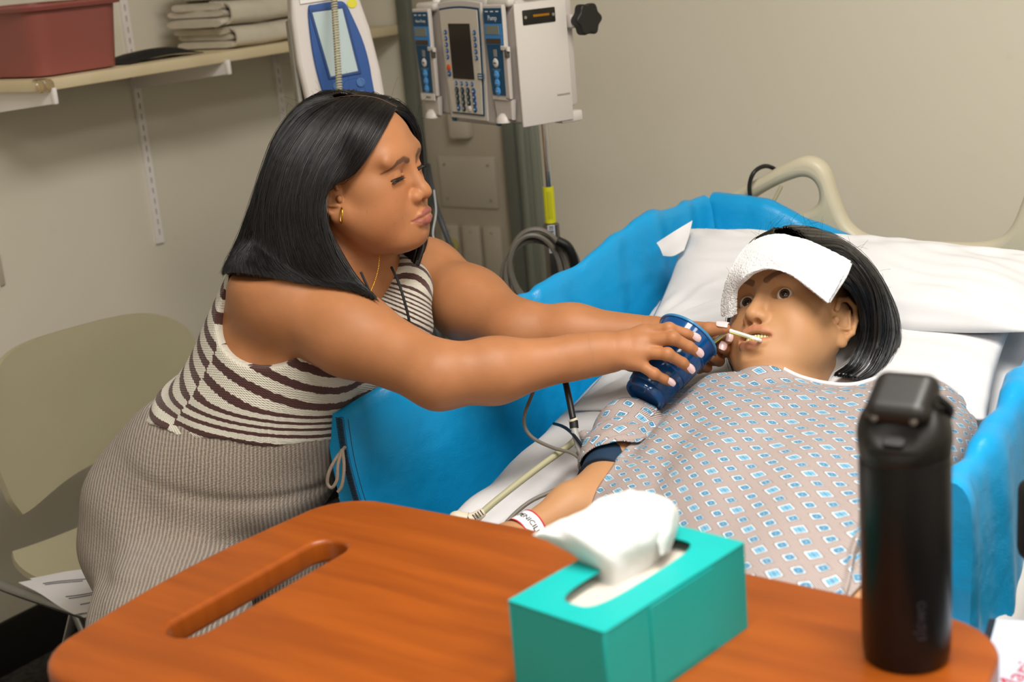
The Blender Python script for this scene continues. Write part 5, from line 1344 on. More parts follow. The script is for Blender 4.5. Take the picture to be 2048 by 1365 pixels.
def shirt_mat():
    n = NT('striped_knit', .9); a = n.attr('st'); z = n.n('ShaderNodeSeparateXYZ'); n.t.links.new(a.outputs['Vector'], z.inputs[0]); s, side, u = z.outputs
    tc = n.n('ShaderNodeTexCoord').outputs['Object']
    wob = n.math('MULTIPLY', n.math('SUBTRACT', n.noise(tc, 260, 2), .5), .0035)
    zig = n.math('MULTIPLY', n.math('PINGPONG', u, .0035), .35)
    ss = n.math('ADD', n.math('ADD', s, wob), zig); ss = n.math('ADD', ss, n.math('MULTIPLY', side, .0140))
    fr = n.math('FRACT', n.math('DIVIDE', ss, .0285))
    dark = n.rng(n.math('ABSOLUTE', n.math('SUBTRACT', fr, .5)), .205, .23)
    c = n.mix(dark, '46241f', 'cdc7b8'); n.put(n.b.inputs['Base Color'], c)
    n.b.inputs['Sheen Weight'].default_value = .2
    waf = n.math('MULTIPLY', n.math('SINE', n.math('MULTIPLY', s, 2*math.pi/.0031)), n.math('SINE', n.math('MULTIPLY', u, 2*math.pi/.0052)))
    n.bump(n.math('ADD', waf, n.math('MULTIPLY', n.noise(tc, 900, 2), 1.2)), .55, .0012); return n.m
top = obj('striped_top', vt, qt, shirt_mat(), woman, True, smooth=True, label='sleeveless brown and cream striped knit top')
# stripe coordinate bends towards the hem, jumps at the side seam and turns diagonal on the chest
s = (vt-hA)@sn; h = (vt-hA)@hn; a = (vt-belly)@Fa; b = (vt-belly)@R_
seam = a+.045-.10*((vt-belly)@axis)
side = (seam > 0).astype(float)
lowmix = .45+.55*sstep(h, .0, .055); s2 = s*lowmix*1.0+(h*.85+.03*a*0)*(1-lowmix)
up_mix = sstep((vt-chest)@axis, .06, .14)
diag = s2*(1-up_mix)+(((vt-chest)@R_)*1.0+((vt-chest)@Fa)*.6)*up_mix
add_vec(top, 'st', np.stack([diag, side, (vt@F_)*.8+(vt@R_)*.6], 1))
# piping of the arm hole
# ---- trousers
Pn = SDF(); o4 = .006
kR, kL = np.array([-1.40, 1.06, .535]), np.array([-1.455, 1.52, .50])
hipc = P(425, 985, 2.20)
Pn.ell(hip+axis*.05, (.145+o4, .165+o4, .120+o4), .02, R=Rb); Pn.ell(belly, (.128+o4, .150+o4, .120+o4), .06, R=Rb)
Pn.ell(P(385, 985, 2.215), (.155, .165, .135), .05)
Pn.ell(P(330, 1090, 2.20), (.13, .12, .115), .06)
thR = P(350, 1110, 2.16); thL = P(450, 1080, 2.36)
Pn.chain([thR, (thR+kR)/2, kR], [.112, .105, .078], .05); Pn.chain([thL, (thL+kL)/2, kL], [.108, .09, .068], .05)
aR, aL = np.array([-1.44, 1.02, .10]), np.array([-1.60, 1.50, .10])
Pn.chain([kR, (kR+aR)/2, aR], [.072, .066, .062], .03); Pn.chain([kL, (kL+aL)/2, aL], [.066, .062, .060], .03)
def pfold(p):
    a = (p-hip)@F_; z = p[..., 2]-hip[2]
    q = P(470, 1000, 2.05); dz = (p-q)
    d1 = dz[..., 2]+.30*(dz@F_)-.0; d2 = dz[..., 2]-.16*(dz@F_)+.055
    f1 = .006*np.exp(-(d1/.010)**2)*np.exp(-(((dz@F_))/.13)**2)
    f2 = .005*np.exp(-(d2/.009)**2)*np.exp(-(((dz@F_)+.10)/.07)**2)
    return f1+f2+.0022*np.sin(a*22+z*60+2*np.sin(a*17))*np.exp(-(z/.10)**2)
def pfun(p, c, r):
    d = Pn.ev(p, c, r)+pfold(p); return np.maximum(d, ((p-hA)@hn)-.014)
lo = np.min([kR-.12, aR-.1, hip-.25, aL-.1, thR-.15], axis=0); hi = np.max([kR+.12, hip+.25, kL+.12, belly+.15, thL+.14], axis=0)
vp, qp = mesh_sdf(pfun, lo, hi, .005)
def rib_mat():
    n = NT('rib_knit_beige', .95); a = n.attr('rib'); z = n.n('ShaderNodeSeparateXYZ'); n.t.links.new(a.outputs['Vector'], z.inputs[0]); tc = n.n('ShaderNodeTexCoord').outputs['Object']
    w_ = n.math('ADD', z.outputs[0], n.math('MULTIPLY', n.math('SUBTRACT', n.noise(tc, 90, 2), .5), .0022))
    r = n.math('SINE', n.math('MULTIPLY', w_, 2*math.pi/.0056)); k = n.math('SINE', n.math('MULTIPLY', z.outputs[1], 2*math.pi/.0042))
    nz = n.noise(tc, 700, 3)
    h = n.math('ADD', n.math('ADD', r, n.math('MULTIPLY', k, .14)), n.math('MULTIPLY', n.math('SUBTRACT', nz, .5), 2.2))
    c = n.mix(n.rng(h, -1.3, 1.0, 0, 1), '7a6a5c', 'ad9f91'); n.put(n.b.inputs['Base Color'], c); n.bump(h, .8, .0016); n.b.inputs['Sheen Weight'].default_value = .25; return n.m
tr = obj('trousers', vp, qp, rib_mat(), woman, True, smooth=True, label='beige ribbed knit trousers')
rel = vp-hipc
add_vec(tr, 'rib', np.stack([(rel@F_)*.92+(rel@R_)*-.35-rel[:, 2]*.12+.20*np.clip(rel[:, 2], -.05, .3)**1*0, rel[:, 2]+(rel@R_)*.5, rel[:, 0]], 1))
# drawstring bow at the waist and a cord end on the thigh
def onw(u, v, d): return P(u, v, d)
DS = mat('drawstring_taupe', '857668', .95, bump=.8, bscale=900)
part('drawstring', join(tube([onw(690, 895, 2.055), onw(674, 915, 2.035), onw(658, 945, 2.03), onw(655, 968, 2.032), onw(664, 976, 2.03), onw(674, 960, 2.028), onw(676, 930, 2.03), onw(684, 900, 2.04)], .0027, 7, 7), tube([onw(685, 900, 2.04), onw(688, 935, 2.03), onw(684, 970, 2.028), onw(676, 985, 2.03)], .0027, 7, 7)), DS, woman, True, sm=60)
part('cord_end', tube([onw(610, 1107, 1.90), onw(585, 1106, 1.905), onw(565, 1108, 1.91), onw(556, 1113, 1.912)], .0042, 7, 6), DS, woman, True, sm=60)
# shoes on the floor
for (a_, nm) in ((aR, 'R'), (aL, 'L')):
    S_ = SDF(); b0 = np.array([a_[0]-.03, a_[1], .045]); fd = np.array([.80, -.55, 0]) if nm == 'R' else np.array([.85, .1, 0]); fd = fd/np.linalg.norm(fd)
    S_.cone(b0, b0+fd*.15, .042, .036, .02); S_.cone(a_*[1, 1, .9], b0+np.array([0, 0, .02]), .042, .042, .03)
    v, q = mesh_sdf(lambda p, c, r, S_=S_: np.maximum(S_.ev(p, c, r), .003-p[..., 2]), b0-.2, b0+.2, .006)
    obj('shoe', v, q, mat('shoe_white', 'c9c6c0', .6), woman, True, smooth=True)
# ---- jewellery, lanyard
GOLD = mat('gold', 'd9a441', .2, metal=1.0)
lob = loc(WHM, np.array([.0805, -.002, -.052]))
t = np.linspace(0, 2*np.pi, 30, endpoint=False); hoop = [P(683, 432, 2.0)+UP*.0115*math.cos(q)+(RT*.35-_fw*.94)*.0065*math.sin(q) for q in t]
part('earring', tube(hoop, .0009, 8, 1, closed=True, smooth=False), GOLD, woman, True, sm=60, label='small gold hoop earring')
nl = [P(757, 470, 2.09), P(759, 505, 2.065), P(757, 535, 2.045), P(750, 562, 2.032), P(742, 582, 2.028)]
V = []
for q in catmull(nl, 9): V.append(xf(lathe([(0, -.0013), (.0010, -.0008), (.0012, 0), (.0010, .0008), (0, .0013)], 6), mtx((1, 0, 0), (0, 1, 0), (0, 0, 1), q)))
part('necklace', join(*V), GOLD, woman, True, sm=60, label='fine gold chain necklace', kind='stuff')
ly_ = [P(726, 548, 2.0), P(740, 585, 2.0), P(748, 605, 2.0)]
part('lanyard', tube([P(783, 535, 2.08), P(797, 565, 2.055), P(808, 600, 2.045), P(817, 635, 2.045), P(822, 668, 2.05)], .0021, 6, 6), mat('lanyard_black', '0e0e10', .7), woman, True, sm=60, label='thin black lanyard cord')
part('lanyard', tube([P(722, 545, 1.995), P(731, 565, 1.99), P(742, 590, 1.99), P(750, 606, 1.99)], .0021, 6, 6), mat('lanyard_black', ''), woman, True, sm=60, label='thin black lanyard cord')
# ---- hair
def hair_mat(name, c1, c2, rough=.34):
    n = NT(name, rough); n.put(n.b.inputs['Base Color'], n.mix(n.noise(n.n('ShaderNodeTexCoord').outputs['Object'], 40, 2), c1, c2))
    n.b.inputs['Specular IOR Level'].default_value = .6; return n.m
HB = hair_mat('hair_black', '070505', '120c0b', .42)
Gd = [
 [(777, 240, 2.05), (754, 280, 2.012), (724, 330, 1.992), (694, 354, 1.985), (652, 364, 1.975), (651, 440, 1.972), (698, 535, 1.970), (748, 604, 1.965)],
 [(745, 226, 2.045), (705, 262, 1.990), (668, 312, 1.972), (636, 370, 1.962), (630, 440, 1.962), (650, 505, 1.965), (680, 555, 1.968), (722, 596, 1.965)],
 [(712, 214, 2.045), (655, 250, 1.988), (606, 320, 1.965), (585, 395, 1.960), (588, 460, 1.962), (605, 520, 1.965), (630, 555, 1.970), (668, 585, 1.972)],
 [(682, 204, 2.055), (615, 238, 2.010), (562, 315, 1.985), (537, 395, 1.982), (530, 460, 1.985), (533, 510, 1.988), (545, 545, 1.990), (572, 572, 1.990)],
 [(665, 192, 2.080), (602, 216, 2.065), (553, 285, 2.050), (527, 355, 2.045), (506, 425, 2.045), (488, 480, 2.050), (473, 520, 2.050), (462, 552, 2.050)],
 [(668, 184, 2.110), (628, 196, 2.140), (578, 260, 2.170), (545, 345, 2.180), (520, 420, 2.175), (503, 475, 2.170), (488, 515, 2.160), (478, 545, 2.155)],
 [(690, 184, 2.125), (690, 188, 2.175), (655, 250, 2.240), (625, 330, 2.260), (612, 415, 2.255), (615, 490, 2.250), (625, 535, 2.245), (640, 565, 2.240)],
 [(725, 198, 2.105), (752, 192, 2.155), (772, 235, 2.215), (780, 305, 2.225), (784, 400, 2.205), (788, 470, 2.190), (790, 530, 2.180), (788, 575, 2.170)],
 [(755, 222, 2.075), (795, 208, 2.115), (822, 245, 2.165), (832, 315, 2.185), (832, 400, 2.180), (836, 450, 2.165), (836, 500, 2.155), (820, 552, 2.150)],
 [(779, 240, 2.055), (806, 233, 2.090), (829, 264, 2.135), (838, 320, 2.158), (840, 400, 2.160), (848, 450, 2.155), (850, 488, 2.150), (838, 525, 2.150)]]
hr, hg = hair('hair', [[P(*p) for p in r_] for r_ in Gd], woman, HB, 7000, 5, thick=.004, jit=.0020, rs=.00032, cen=loc(WHM, np.array([0, -.01, .0])), label='straight black shoulder-length hair with a side parting', loose=.01, tipj=.12, collide=(W, .0070, 1.2))
wisps('flyaway_hair', [hg[i, j] for i in range(0, hg.shape[0], 4) for j in (4, 8, 12)], woman, HB, 6, 60, .45, .042, rs=.00015, curl=1.0, base_dir=(0, 0, .8))
pl_pts = [P(*q) for q in ((664, 201, 2.052), (690, 208, 2.040), (720, 217, 2.036), (750, 228, 2.034), (776, 240, 2.036))]
pl_g = push(W, np.array([pl_pts]), .0098)[0]
part('parting_line', tube(pl_g, [.0002, .0004, .0005, .0005, .0003], 7, 6), mat('scalp_tone', '6b4c3a', .7), woman, True, sm=60, label='lighter scalp line of the side parting')
# ================================================================== the patient simulator in bed
QHM = np.eye(4); QHM[:3, :3] = np.array([[-.9545, -.2439, -.1719], [.0779, -.7599, .6454], [-.288, .6026, .7443]]); QHM[:3, 3] = (-.8443, 1.8418, .9369)
QD = dict(eye=(.0318, .0785, -.0030), op=(.0172, .0096, 0.0), lid=.0168, chiny=.086, chinz=-.107, nosey=.1065, nosez=-.0395, lipy=.0930, lipz=-.0710, mx=.0285, my=.0745, mz=-.0690, jaw=1.04, jawr=1.1, cw=1.0, lipf=1.38, ear=1.18, open=.0100, crease=.0105, slant=.10)
Q = SDF(); Q.frame('h', QHM)
nk = loc(QHM, np.array([0, -.018, -.060])); nb = np.array([-.825, 1.68, .835])
sRt, sLf = P(1262, 868, 2.00), P(1880, 850, 1.80)
sRt = np.array([-.985, 1.60, .822]); sLf = np.array([-.645, 1.61, .822])
N0Q = 0
Q.cone(nb, nk, .056, .055, .05)
Q.ell((-.81, 1.50, .795), (.135, .17, .062), .04); Q.ell((-.75, 1.30, .775), (.125, .15, .058), .05); Q.ell((-.72, 1.10, .752), (.13, .13, .060), .05)
Q.ell(sRt, (.036, .042, .036), .04); Q.ell(sLf, (.045, .05, .045), .04)
eR, wR = P(1204, 982, 1.845), P(1052, 1066, 1.765)
Q.chain([sRt, (sRt+eR)/2, eR], [.035, .034, .0300], .03); Q.chain([eR, eR*.6+wR*.4, wR], [.0305, .0285, .0205], .02)
eL, wL = np.array([-.530, 1.39, .815]), P(1700, 1195, 1.44)
Q.chain([sLf, eL], [.048, .036], .03); Q.chain([eL, eL*.6+wL*.4, wL], [.036, .033, .024], .02)
for s_, hx_ in ((-1, -.80), (1, -.64)):
    Q.chain([(hx_, 1.02, .752), (hx_-.01, .72, .765), (hx_-.03, .46, .735)], [.072, .048, .034], .03)
    Q.cone((hx_-.03, .46, .735), (hx_-.035, .43, .80), .030, .022, .02)
def simple_hand(S, w_, d, up, side, flip=1):
    """relaxed hand: d = pointing direction, up = back of the hand"""
    d = d/np.linalg.norm(d); side = np.cross(d, up); side /= np.linalg.norm(side); side = side*flip; up = np.cross(side, d)*flip
    up = up/np.linalg.norm(up)
    if up[2] < 0: up = -up
    fl = [(.027, .078, .040, .024, .020, .0080), (.009, .084, .044, .028, .021, .0082), (-.009, .080, .041, .026, .020, .0078), (-.026, .072, .032, .020, .018, .0068)]
    out = []
    for (x, m, a, b, c, r) in fl:
        mcp = w_+d*m+side*x+up*.006; p1_ = mcp+d*a*.93-up*a*.30; p2 = p1_+d*b*.80-up*b*.55; p3 = p2+d*c*.75-up*c*.6
        S.cone(w_+d*.01+side*x*.5, mcp, .0150, r*1.2, .014); S.cone(mcp, p1_, r*1.05, r, .005); S.cone(p1_, p2, r, r*.88, .003); S.cone(p2, p3, r*.88, r*.75, .003); out.append((p2, p3))
    t0 = w_+d*.028+side*.030; t1 = t0+d*.030+side*.018-up*.008; t2 = t1+d*.028+side*.004-up*.008
    S.cone(w_+d*.01, t0, .016, .0125, .014); S.cone(t0, t1, .0125, .0100, .006); S.cone(t1, t2, .0100, .0080, .004)
    return out
hd1 = wR-eR; simple_hand(Q, wR+hd1/np.linalg.norm(hd1)*.01, np.array([-.25, -1, -.12]), np.array([0, 0, 1.0]), None)
hd2 = np.array([.05, -1, -.22]); simple_hand(Q, wL, hd2, np.array([0, 0, 1.0]), None, -1)
head_ops(Q, 'h', QD)
qz = QHM[:3, 2]; qcut = loc(QHM, np.array([0, 0, -.130]))
pv = []
def bodyq(p, c, r):
    d = Q.ev(p, c, r); return np.maximum(d, np.minimum((p-qcut)@qz, .3)-.004)
v1, q1 = mesh_sdf(bodyq, (-1.16, .36, .66), (-.44, 1.80, 1.0), .0046)
cQ = QHM[:3, 3]
v2, q2 = mesh_sdf(lambda p, c, r: np.maximum(Q.ev(p, c, r), -(p-qcut)@qz), cQ-.165, cQ+.165, .00135)
VQ = np.concatenate([v1, v2]); FQ = np.concatenate([q1, q2+len(v1)])
SKQ = skin_mat('vinyl_skin', 'b6855c', 'b98a61', 'b87a5c', '4d3328', rough=.52, sss=.05, freck=0, bump=.06)
pat = thing('patient_simulator', 'patient training manikin with black hair lying in bed in a printed gown', 'manikin', (-.8, 1.4, .76))
pb = obj('body', VQ, FQ, SKQ, pat, True, smooth=True)
L = loc(inv(QHM), VQ); near = (L[:, 2] > -.13) & (L[:, 1] > .03) & (np.abs(L[:, 0]) < .09); m = np.zeros((len(VQ), 3)); Ln = L[near]; sx = np.abs(Ln[:, 0])
Lf = np.stack([sx, np.zeros(len(sx)), Ln[:, 2]], 1); fr_ = (Ln[:, 1] > .062).astype(float)
ly, lz, op, mz = QD['lipy'], QD['lipz'], QD['open'], QD['mz']
upl = [(.0295, 0, mz), (.013, 0, (lz+op)*.65+mz*.35+.004), (.004, 0, lz+op+.0035), (0, 0, lz+op+.003)]; lol = [(.0295, 0, mz), (.013, 0, lz-op*.7-.005), (0, 0, lz-op-.0055)]
dl = np.minimum(polyd(Lf, upl)-.0046*(1-sx/.032), polyd(Lf, lol)-.0060*(1-sx/.032)); m[near, 0] = (1-sstep(dl, -.0006, .0016))*fr_
bw = [(.0115, 0, .0165), (.022, 0, .0225), (.036, 0, .0270), (.052, 0, .0215)]
db = polyd(Lf, bw); th = np.interp(sx, [.012, .02, .034, .052], [.0042, .0044, .0038, .0012]); m[near, 1] = (1-sstep(db-th, -.0004, .0008))*.80*fr_
add_col(pb, 'mask', m)
EYQ = eye_mat('eye_manikin', '5a3a22', '3c2413', 'dcd8d2')
for s in (1, -1): eyeball(pat, QHM, QD, s, EYQ, .0132, look=(-.38, -.12))
# mouth: dark cavity, gum and lower teeth
cav = SDF()
part('mouth_lining', xf(lathe([(0, -.016), (.010, -.014), (.0185, -.004), (.0205, .004), (.0200, .0055), (.0175, .0035), (.012, -.008), (0, -.012)], 28), mtx(QHM[:3, 0]*1.15, QHM[:3, 2]*.55, QHM[:3, 1], loc(QHM, np.array([0, ly-.024, lz])))), mat('mouth_dark', '140707', .6), pat, True, sm=60)
arc = lambda a, y0, z: np.array([.0225*math.sin(a), y0-.0145*(1-math.cos(a))*1.35, z])
part('gum', tube([loc(QHM, arc(a, ly-.0070, lz-.0058)) for a in np.linspace(-1.25, 1.25, 9)], .0040, 8, 4), mat('gum_pink', 'b9585a', .35), pat, True, sm=60)
TE = mat('tooth_ivory', 'd8cf9c', .3)
for i, a in enumerate(np.linspace(-1.12, 1.12, 12)):
    c = arc(a, ly-.0058, lz+.0002); tn = np.array([math.cos(a), -math.sin(a)*.9, 0]); tn /= np.linalg.norm(tn); nn_ = np.array([-tn[1], tn[0], 0])
    if nn_[1] < 0: nn_ = -nn_
    Rm = np.stack([tn, nn_, [0, 0, 1]], 1)
    part('tooth', box(loc(QHM, c), (.0042, .0034, .0080), .0012, 2, QHM[:3, :3]@Rm), TE, pat, True, sm=60)
# blood pressure cuff on the upper arm
ca = sRt*.55+eR*.45; cb_ = sRt*.12+eR*.88; cdv = cb_-ca
cuff = part('pressure_cuff', tube([ca, ca*.66+cb_*.34, ca*.33+cb_*.67, cb_], [.0400, .0395, .0385, .0365], 36, 6, caps=True), mat('cuff_navy', '14304a', .7, bump=.4, bscale=800), None, label='dark navy blood pressure cuff around the manikin upper arm', cat='blood pressure cuff')
part('cuff_edge', tube([cb_+cdv*.0-0*cdv, cb_+cdv/np.linalg.norm(cdv)*.004], .0385, 36, 2), mat('cuff_edge', '0d2135', .7), cuff, True)
def on_cuff(u, v, d): return P(u, v, d)
v, f = text_mesh('T', .024, .0004)
# wristband
wd = (wR-eR)/np.linalg.norm(wR-eR); wa = wR-wd*.012; wb = wR+wd*.014
band = part('wristband', tube([wa, (wa+wb)/2, wb], [.0252, .0246, .0240], 40, 6, caps=False), mat('band_white', 'e6e4e6', .45), None, label='white patient wristband with red edges on the manikin wrist', cat='wristband')
for q in (wa, wb):
    part('red_edge', tube([q-wd*.0010, q+wd*.0010], .0258 if q is wa else .0246, 40, 1, caps=False), mat('band_red', 'c22234', .5), band, True)
# text wrapped round the band
v, f = text_mesh('PENICILLIN', .0105, .0001, 'LEFT')
tocam = CAM-wR; tocam -= wd*(tocam@wd); tocam /= np.linalg.norm(tocam); sd_ = np.cross(wd, tocam)
vv = []
for x, y, z in v:
    a = (x-.033)/.0255
    ca_, sa_ = math.cos(a), math.sin(a); r = .0253+z
    vv.append(wR+wd*(.001-y*1.0)*1.0+tocam*r*ca_+sd_*r*sa_*(-1 if (sd_@RT) < 0 else 1))
part('band_lettering', (np.array(vv), f), mat('print_dark', ''), band, True, sm=0)
# ---- gown
def gown_mat():
    n = NT('gown_print', .85); a = n.attr('guv'); z = n.n('ShaderNodeSeparateXYZ'); n.t.links.new(a.outputs['Vector'], z.inputs[0]); x, y, _z = z.outputs
    M_ = n.math
    tc = n.n('ShaderNodeTexCoord').outputs['Object']
    # pin stripes
    pin_ = M_('FRACT', M_('DIVIDE', M_('ADD', M_('MULTIPLY', x, .80), M_('MULTIPLY', y, .62)), .00205))
    pin_ = n.rng(M_('ABSOLUTE', M_('SUBTRACT', pin_, .5)), .12, .26)
    c = n.mix(pin_, '66565a', 'bcaea7')
    # lattice
    u = M_('DIVIDE', M_('ADD', M_('MULTIPLY', x, .90), M_('MULTIPLY', y, .44)), .0262)
    v = M_('DIVIDE', M_('ADD', M_('MULTIPLY', x, -.36), M_('MULTIPLY', y, .93)), .0238)
    iu, iv = M_('FLOOR', u), M_('FLOOR', v)
    lu, lv = M_('SUBTRACT', M_('SUBTRACT', u, iu), .5), M_('SUBTRACT', M_('SUBTRACT', v, iv), .5)
    lu2 = M_('ADD', lu, M_('MULTIPLY', lv, .10)); lv2 = M_('ADD', lv, M_('MULTIPLY', lu, -.12))
    ty = M_('FLOORED_MODULO', M_('ADD', iu, M_('MULTIPLY', iv, 2)), 4)      # 0..3
    isg = M_('LESS_THAN', M_('ABSOLUTE', M_('SUBTRACT', ty, 1)), .5); iss = M_('LESS_THAN', M_('ABSOLUTE', M_('SUBTRACT', ty, 3)), .5)
    hs = M_('ADD', .265, M_('MULTIPLY', isg, .05)); hs = M_('SUBTRACT', hs, M_('MULTIPLY', iss, .02))
    al, av = M_('ABSOLUTE', lu2), M_('ABSOLUTE', lv2); cheb = M_('MAXIMUM', al, av)
    dash = M_('GREATER_THAN', M_('SINE', M_('MULTIPLY', M_('ADD', lu2, lv2), 95)), -.5)
    outl_ = M_('MULTIPLY', M_('LESS_THAN', M_('ABSOLUTE', M_('SUBTRACT', cheb, hs)), .024), dash)
    inside = M_('LESS_THAN', cheb, hs)
    c = n.mix(inside, c, 'dfe2e6')
    # inner square (light blue)
    du = M_('ADD', lu2, -.012); dv_ = M_('ADD', lv2, .012)
    ch2 = M_('MAXIMUM', M_('ABSOLUTE', du), M_('ABSOLUTE', dv_))
    inner = M_('LESS_THAN', ch2, M_('MULTIPLY', hs, .74))
    c = n.mix(inner, c, '74adcb')
    rad_ = M_('SQRT', M_('ADD', M_('MULTIPLY', du, du), M_('MULTIPLY', dv_, dv_)))
    rr = M_('ADD', M_('MULTIPLY', rad_, M_('SUBTRACT', 1, iss)), M_('MULTIPLY', ch2, iss))
    ring = M_('LESS_THAN', M_('FRACT', M_('DIVIDE', M_('ADD', rr, .012), .058)), .68); inr = M_('LESS_THAN', rr, M_('MULTIPLY', hs, .76)); notg = M_('SUBTRACT', 1, isg)
    c = n.mix(M_('MULTIPLY', M_('MULTIPLY', ring, inr), notg), c, '2e6a8e')
    c = n.mix(M_('MULTIPLY', M_('LESS_THAN', rr, .022), notg), c, 'e8ecef')
    gl = M_('MAXIMUM', M_('LESS_THAN', M_('ABSOLUTE', du), .013), M_('LESS_THAN', M_('ABSOLUTE', dv_), .013)); edge = M_('MULTIPLY', M_('LESS_THAN', M_('ABSOLUTE', M_('SUBTRACT', ch2, M_('MULTIPLY', hs, .72))), .012), 1)
    c = n.mix(M_('MULTIPLY', M_('MULTIPLY', M_('MAXIMUM', gl, edge), inner), isg), c, '1f3f5c')
    c = n.mix(outl_, c, '2b2223')
    n.put(n.b.inputs['Base Color'], c); n.bump(n.noise(tc, 900, 2), .15, .0008); return n.m
GM = gown_mat()
def arc_uv(g, u0=0.0, v0=0.0, iu=None, iv=None):
    """arc-length coordinates of a surface grid, measured from its middle row / column"""
    nu, nv = g.shape[:2]; iu = nu//2 if iu is None else iu
    dv = np.linalg.norm(np.diff(g, axis=1), axis=2); V = np.concatenate([np.zeros((nu, 1)), np.cumsum(dv, 1)], 1); V = V-V[:, nv//2:nv//2+1]
    du = np.linalg.norm(np.diff(g, axis=0), axis=2); U = np.concatenate([np.zeros((1, nv)), np.cumsum(du, 0)], 0)
    U = np.repeat(U[:, nv//2:nv//2+1], nv, 1)*.6+U*.4
    return np.stack([V+v0, -U+u0, np.zeros((nu, nv))], 2)
rows_ = [
 [(1335, 800, 2.07), (1395, 762, 2.04), (1450, 745, 1.995), (1510, 748, 1.970), (1570, 747, 1.950), (1640, 765, 1.925), (1710, 770, 1.915), (1790, 750, 1.915), (1870, 760, 1.905), (1925, 795, 1.905)],
 [(1288, 856, 1.985), (1365, 800, 1.955), (1440, 778, 1.90), (1520, 780, 1.885), (1600, 786, 1.870), (1680, 798, 1.855), (1760, 795, 1.850), (1850, 796, 1.845), (1915, 815, 1.850), (1950, 832, 1.870)],
 [(1250, 905, 1.885), (1330, 868, 1.84), (1420, 848, 1.80), (1510, 846, 1.775), (1600, 850, 1.760), (1700, 858, 1.745), (1790, 858, 1.735), (1870, 862, 1.735), (1925, 872, 1.755), (1955, 885, 1.80)],
 [(1222, 955, 1.845), (1308, 930, 1.775), (1400, 918, 1.715), (1500, 915, 1.675), (1600, 918, 1.655), (1700, 928, 1.640), (1790, 932, 1.630), (1860, 940, 1.635), (1900, 950, 1.665), (1925, 965, 1.72)],
 [(1196, 1010, 1.805), (1285, 1000, 1.715), (1390, 998, 1.635), (1490, 1000, 1.590), (1590, 1002, 1.560), (1680, 1008, 1.540), (1750, 1012, 1.530), (1810, 1020, 1.545), (1850, 1030, 1.590), (1865, 1040, 1.65)],
 [(1190, 1070, 1.760), (1275, 1072, 1.665), (1380, 1080, 1.575), (1480, 1086, 1.515), (1570, 1092, 1.480), (1650, 1098, 1.460), (1705, 1100, 1.455), (1745, 1098, 1.475), (1775, 1095, 1.520), (1790, 1095, 1.58)],
 [(1205, 1135, 1.705), (1285, 1152, 1.605), (1380, 1168, 1.505), (1470, 1182, 1.440), (1550, 1192, 1.408), (1625, 1200, 1.395), (1675, 1196, 1.400), (1708, 1178, 1.425), (1722, 1150, 1.465), (1725, 1130, 1.50)]]
ctrl = np.array([[P(*p) for p in r_] for r_ in rows_])
# the cloth runs on under the table, low over the lap and thighs
ext1 = ctrl[-1]+np.array([[-.02+.0*i, -.10, -.035-.012*abs(i-5)] for i in range(10)]); ext1[:, 2] = np.minimum(ext1[:, 2], .822)
ext2 = ctrl[-1]+np.array([[-.03, -.30, -.05] for i in range(10)]); ext2[:, 2] = np.minimum(ext2[:, 2], .815-.006*np.abs(np.arange(10)-4.5)**1.5)
ctrl = np.concatenate([ctrl, ext1[None], ext2[None]])
g = cspline(ctrl, 150, 200)
gu = np.gradient(g, axis=0); gv = np.gradient(g, axis=1); nn = np.cross(gu, gv); nn /= np.linalg.norm(nn, axis=2)[..., None]+1e-9
if nn.reshape(-1, 3).mean(0)[2] < 0: nn = -nn
ii, jj = np.meshgrid(np.linspace(0, 1, 150), np.linspace(0, 1, 200), indexing='ij')
# soft diagonal drag folds from the near shoulder, hanging folds on the right
f1_ = .0035*np.sin(30*(jj*.9+ii*.55)+2*np.sin(ii*6))*np.exp(-((jj-.30)/.28)**2)*np.exp(-((ii-.35)/.25)**2)
f2_ = .0065*np.exp(-((jj-.655-.10*(ii-.5))/.014)**2)*sstep(ii, .28, .5)-.006*np.exp(-((jj-.70-.12*(ii-.5))/.018)**2)*sstep(ii, .3, .5)+.006*np.exp(-((jj-.76-.05*(ii-.5))/.018)**2)*sstep(ii, .25, .45)-.006*np.exp(-((jj-.81)/.016)**2)*sstep(ii, .3, .5)
f3_ = .004*np.sin(24*ii+9*jj)*np.exp(-((ii-.08)/.07)**2)+.0022*np.sin(46*jj+14*ii)*np.exp(-((jj-.1)/.12)**2)
g = g+nn*(f1_+f2_+f3_)[..., None]
g = push_soft(Q, g, .004, 2.0)
UVG = arc_uv(g)
v, f = slab(g, .0014, (0, 0, 1))
gown = obj('gown', v, f, GM, pat, True, smooth=True, label='taupe pinstripe hospital gown printed with blue diamonds')
uv = UVG.reshape(-1, 3); add_vec(gown, 'guv', np.concatenate([uv, uv]))
# white neck binding
nb_ = [tuple(g[0, j]+nn[0, j]*.001) for j in range(86, 200, 6)]
part('neck_binding', tube(nb_, .0032, 8, 3), mat('binding_white', 'dcd9da', .8), pat, True, sm=60)
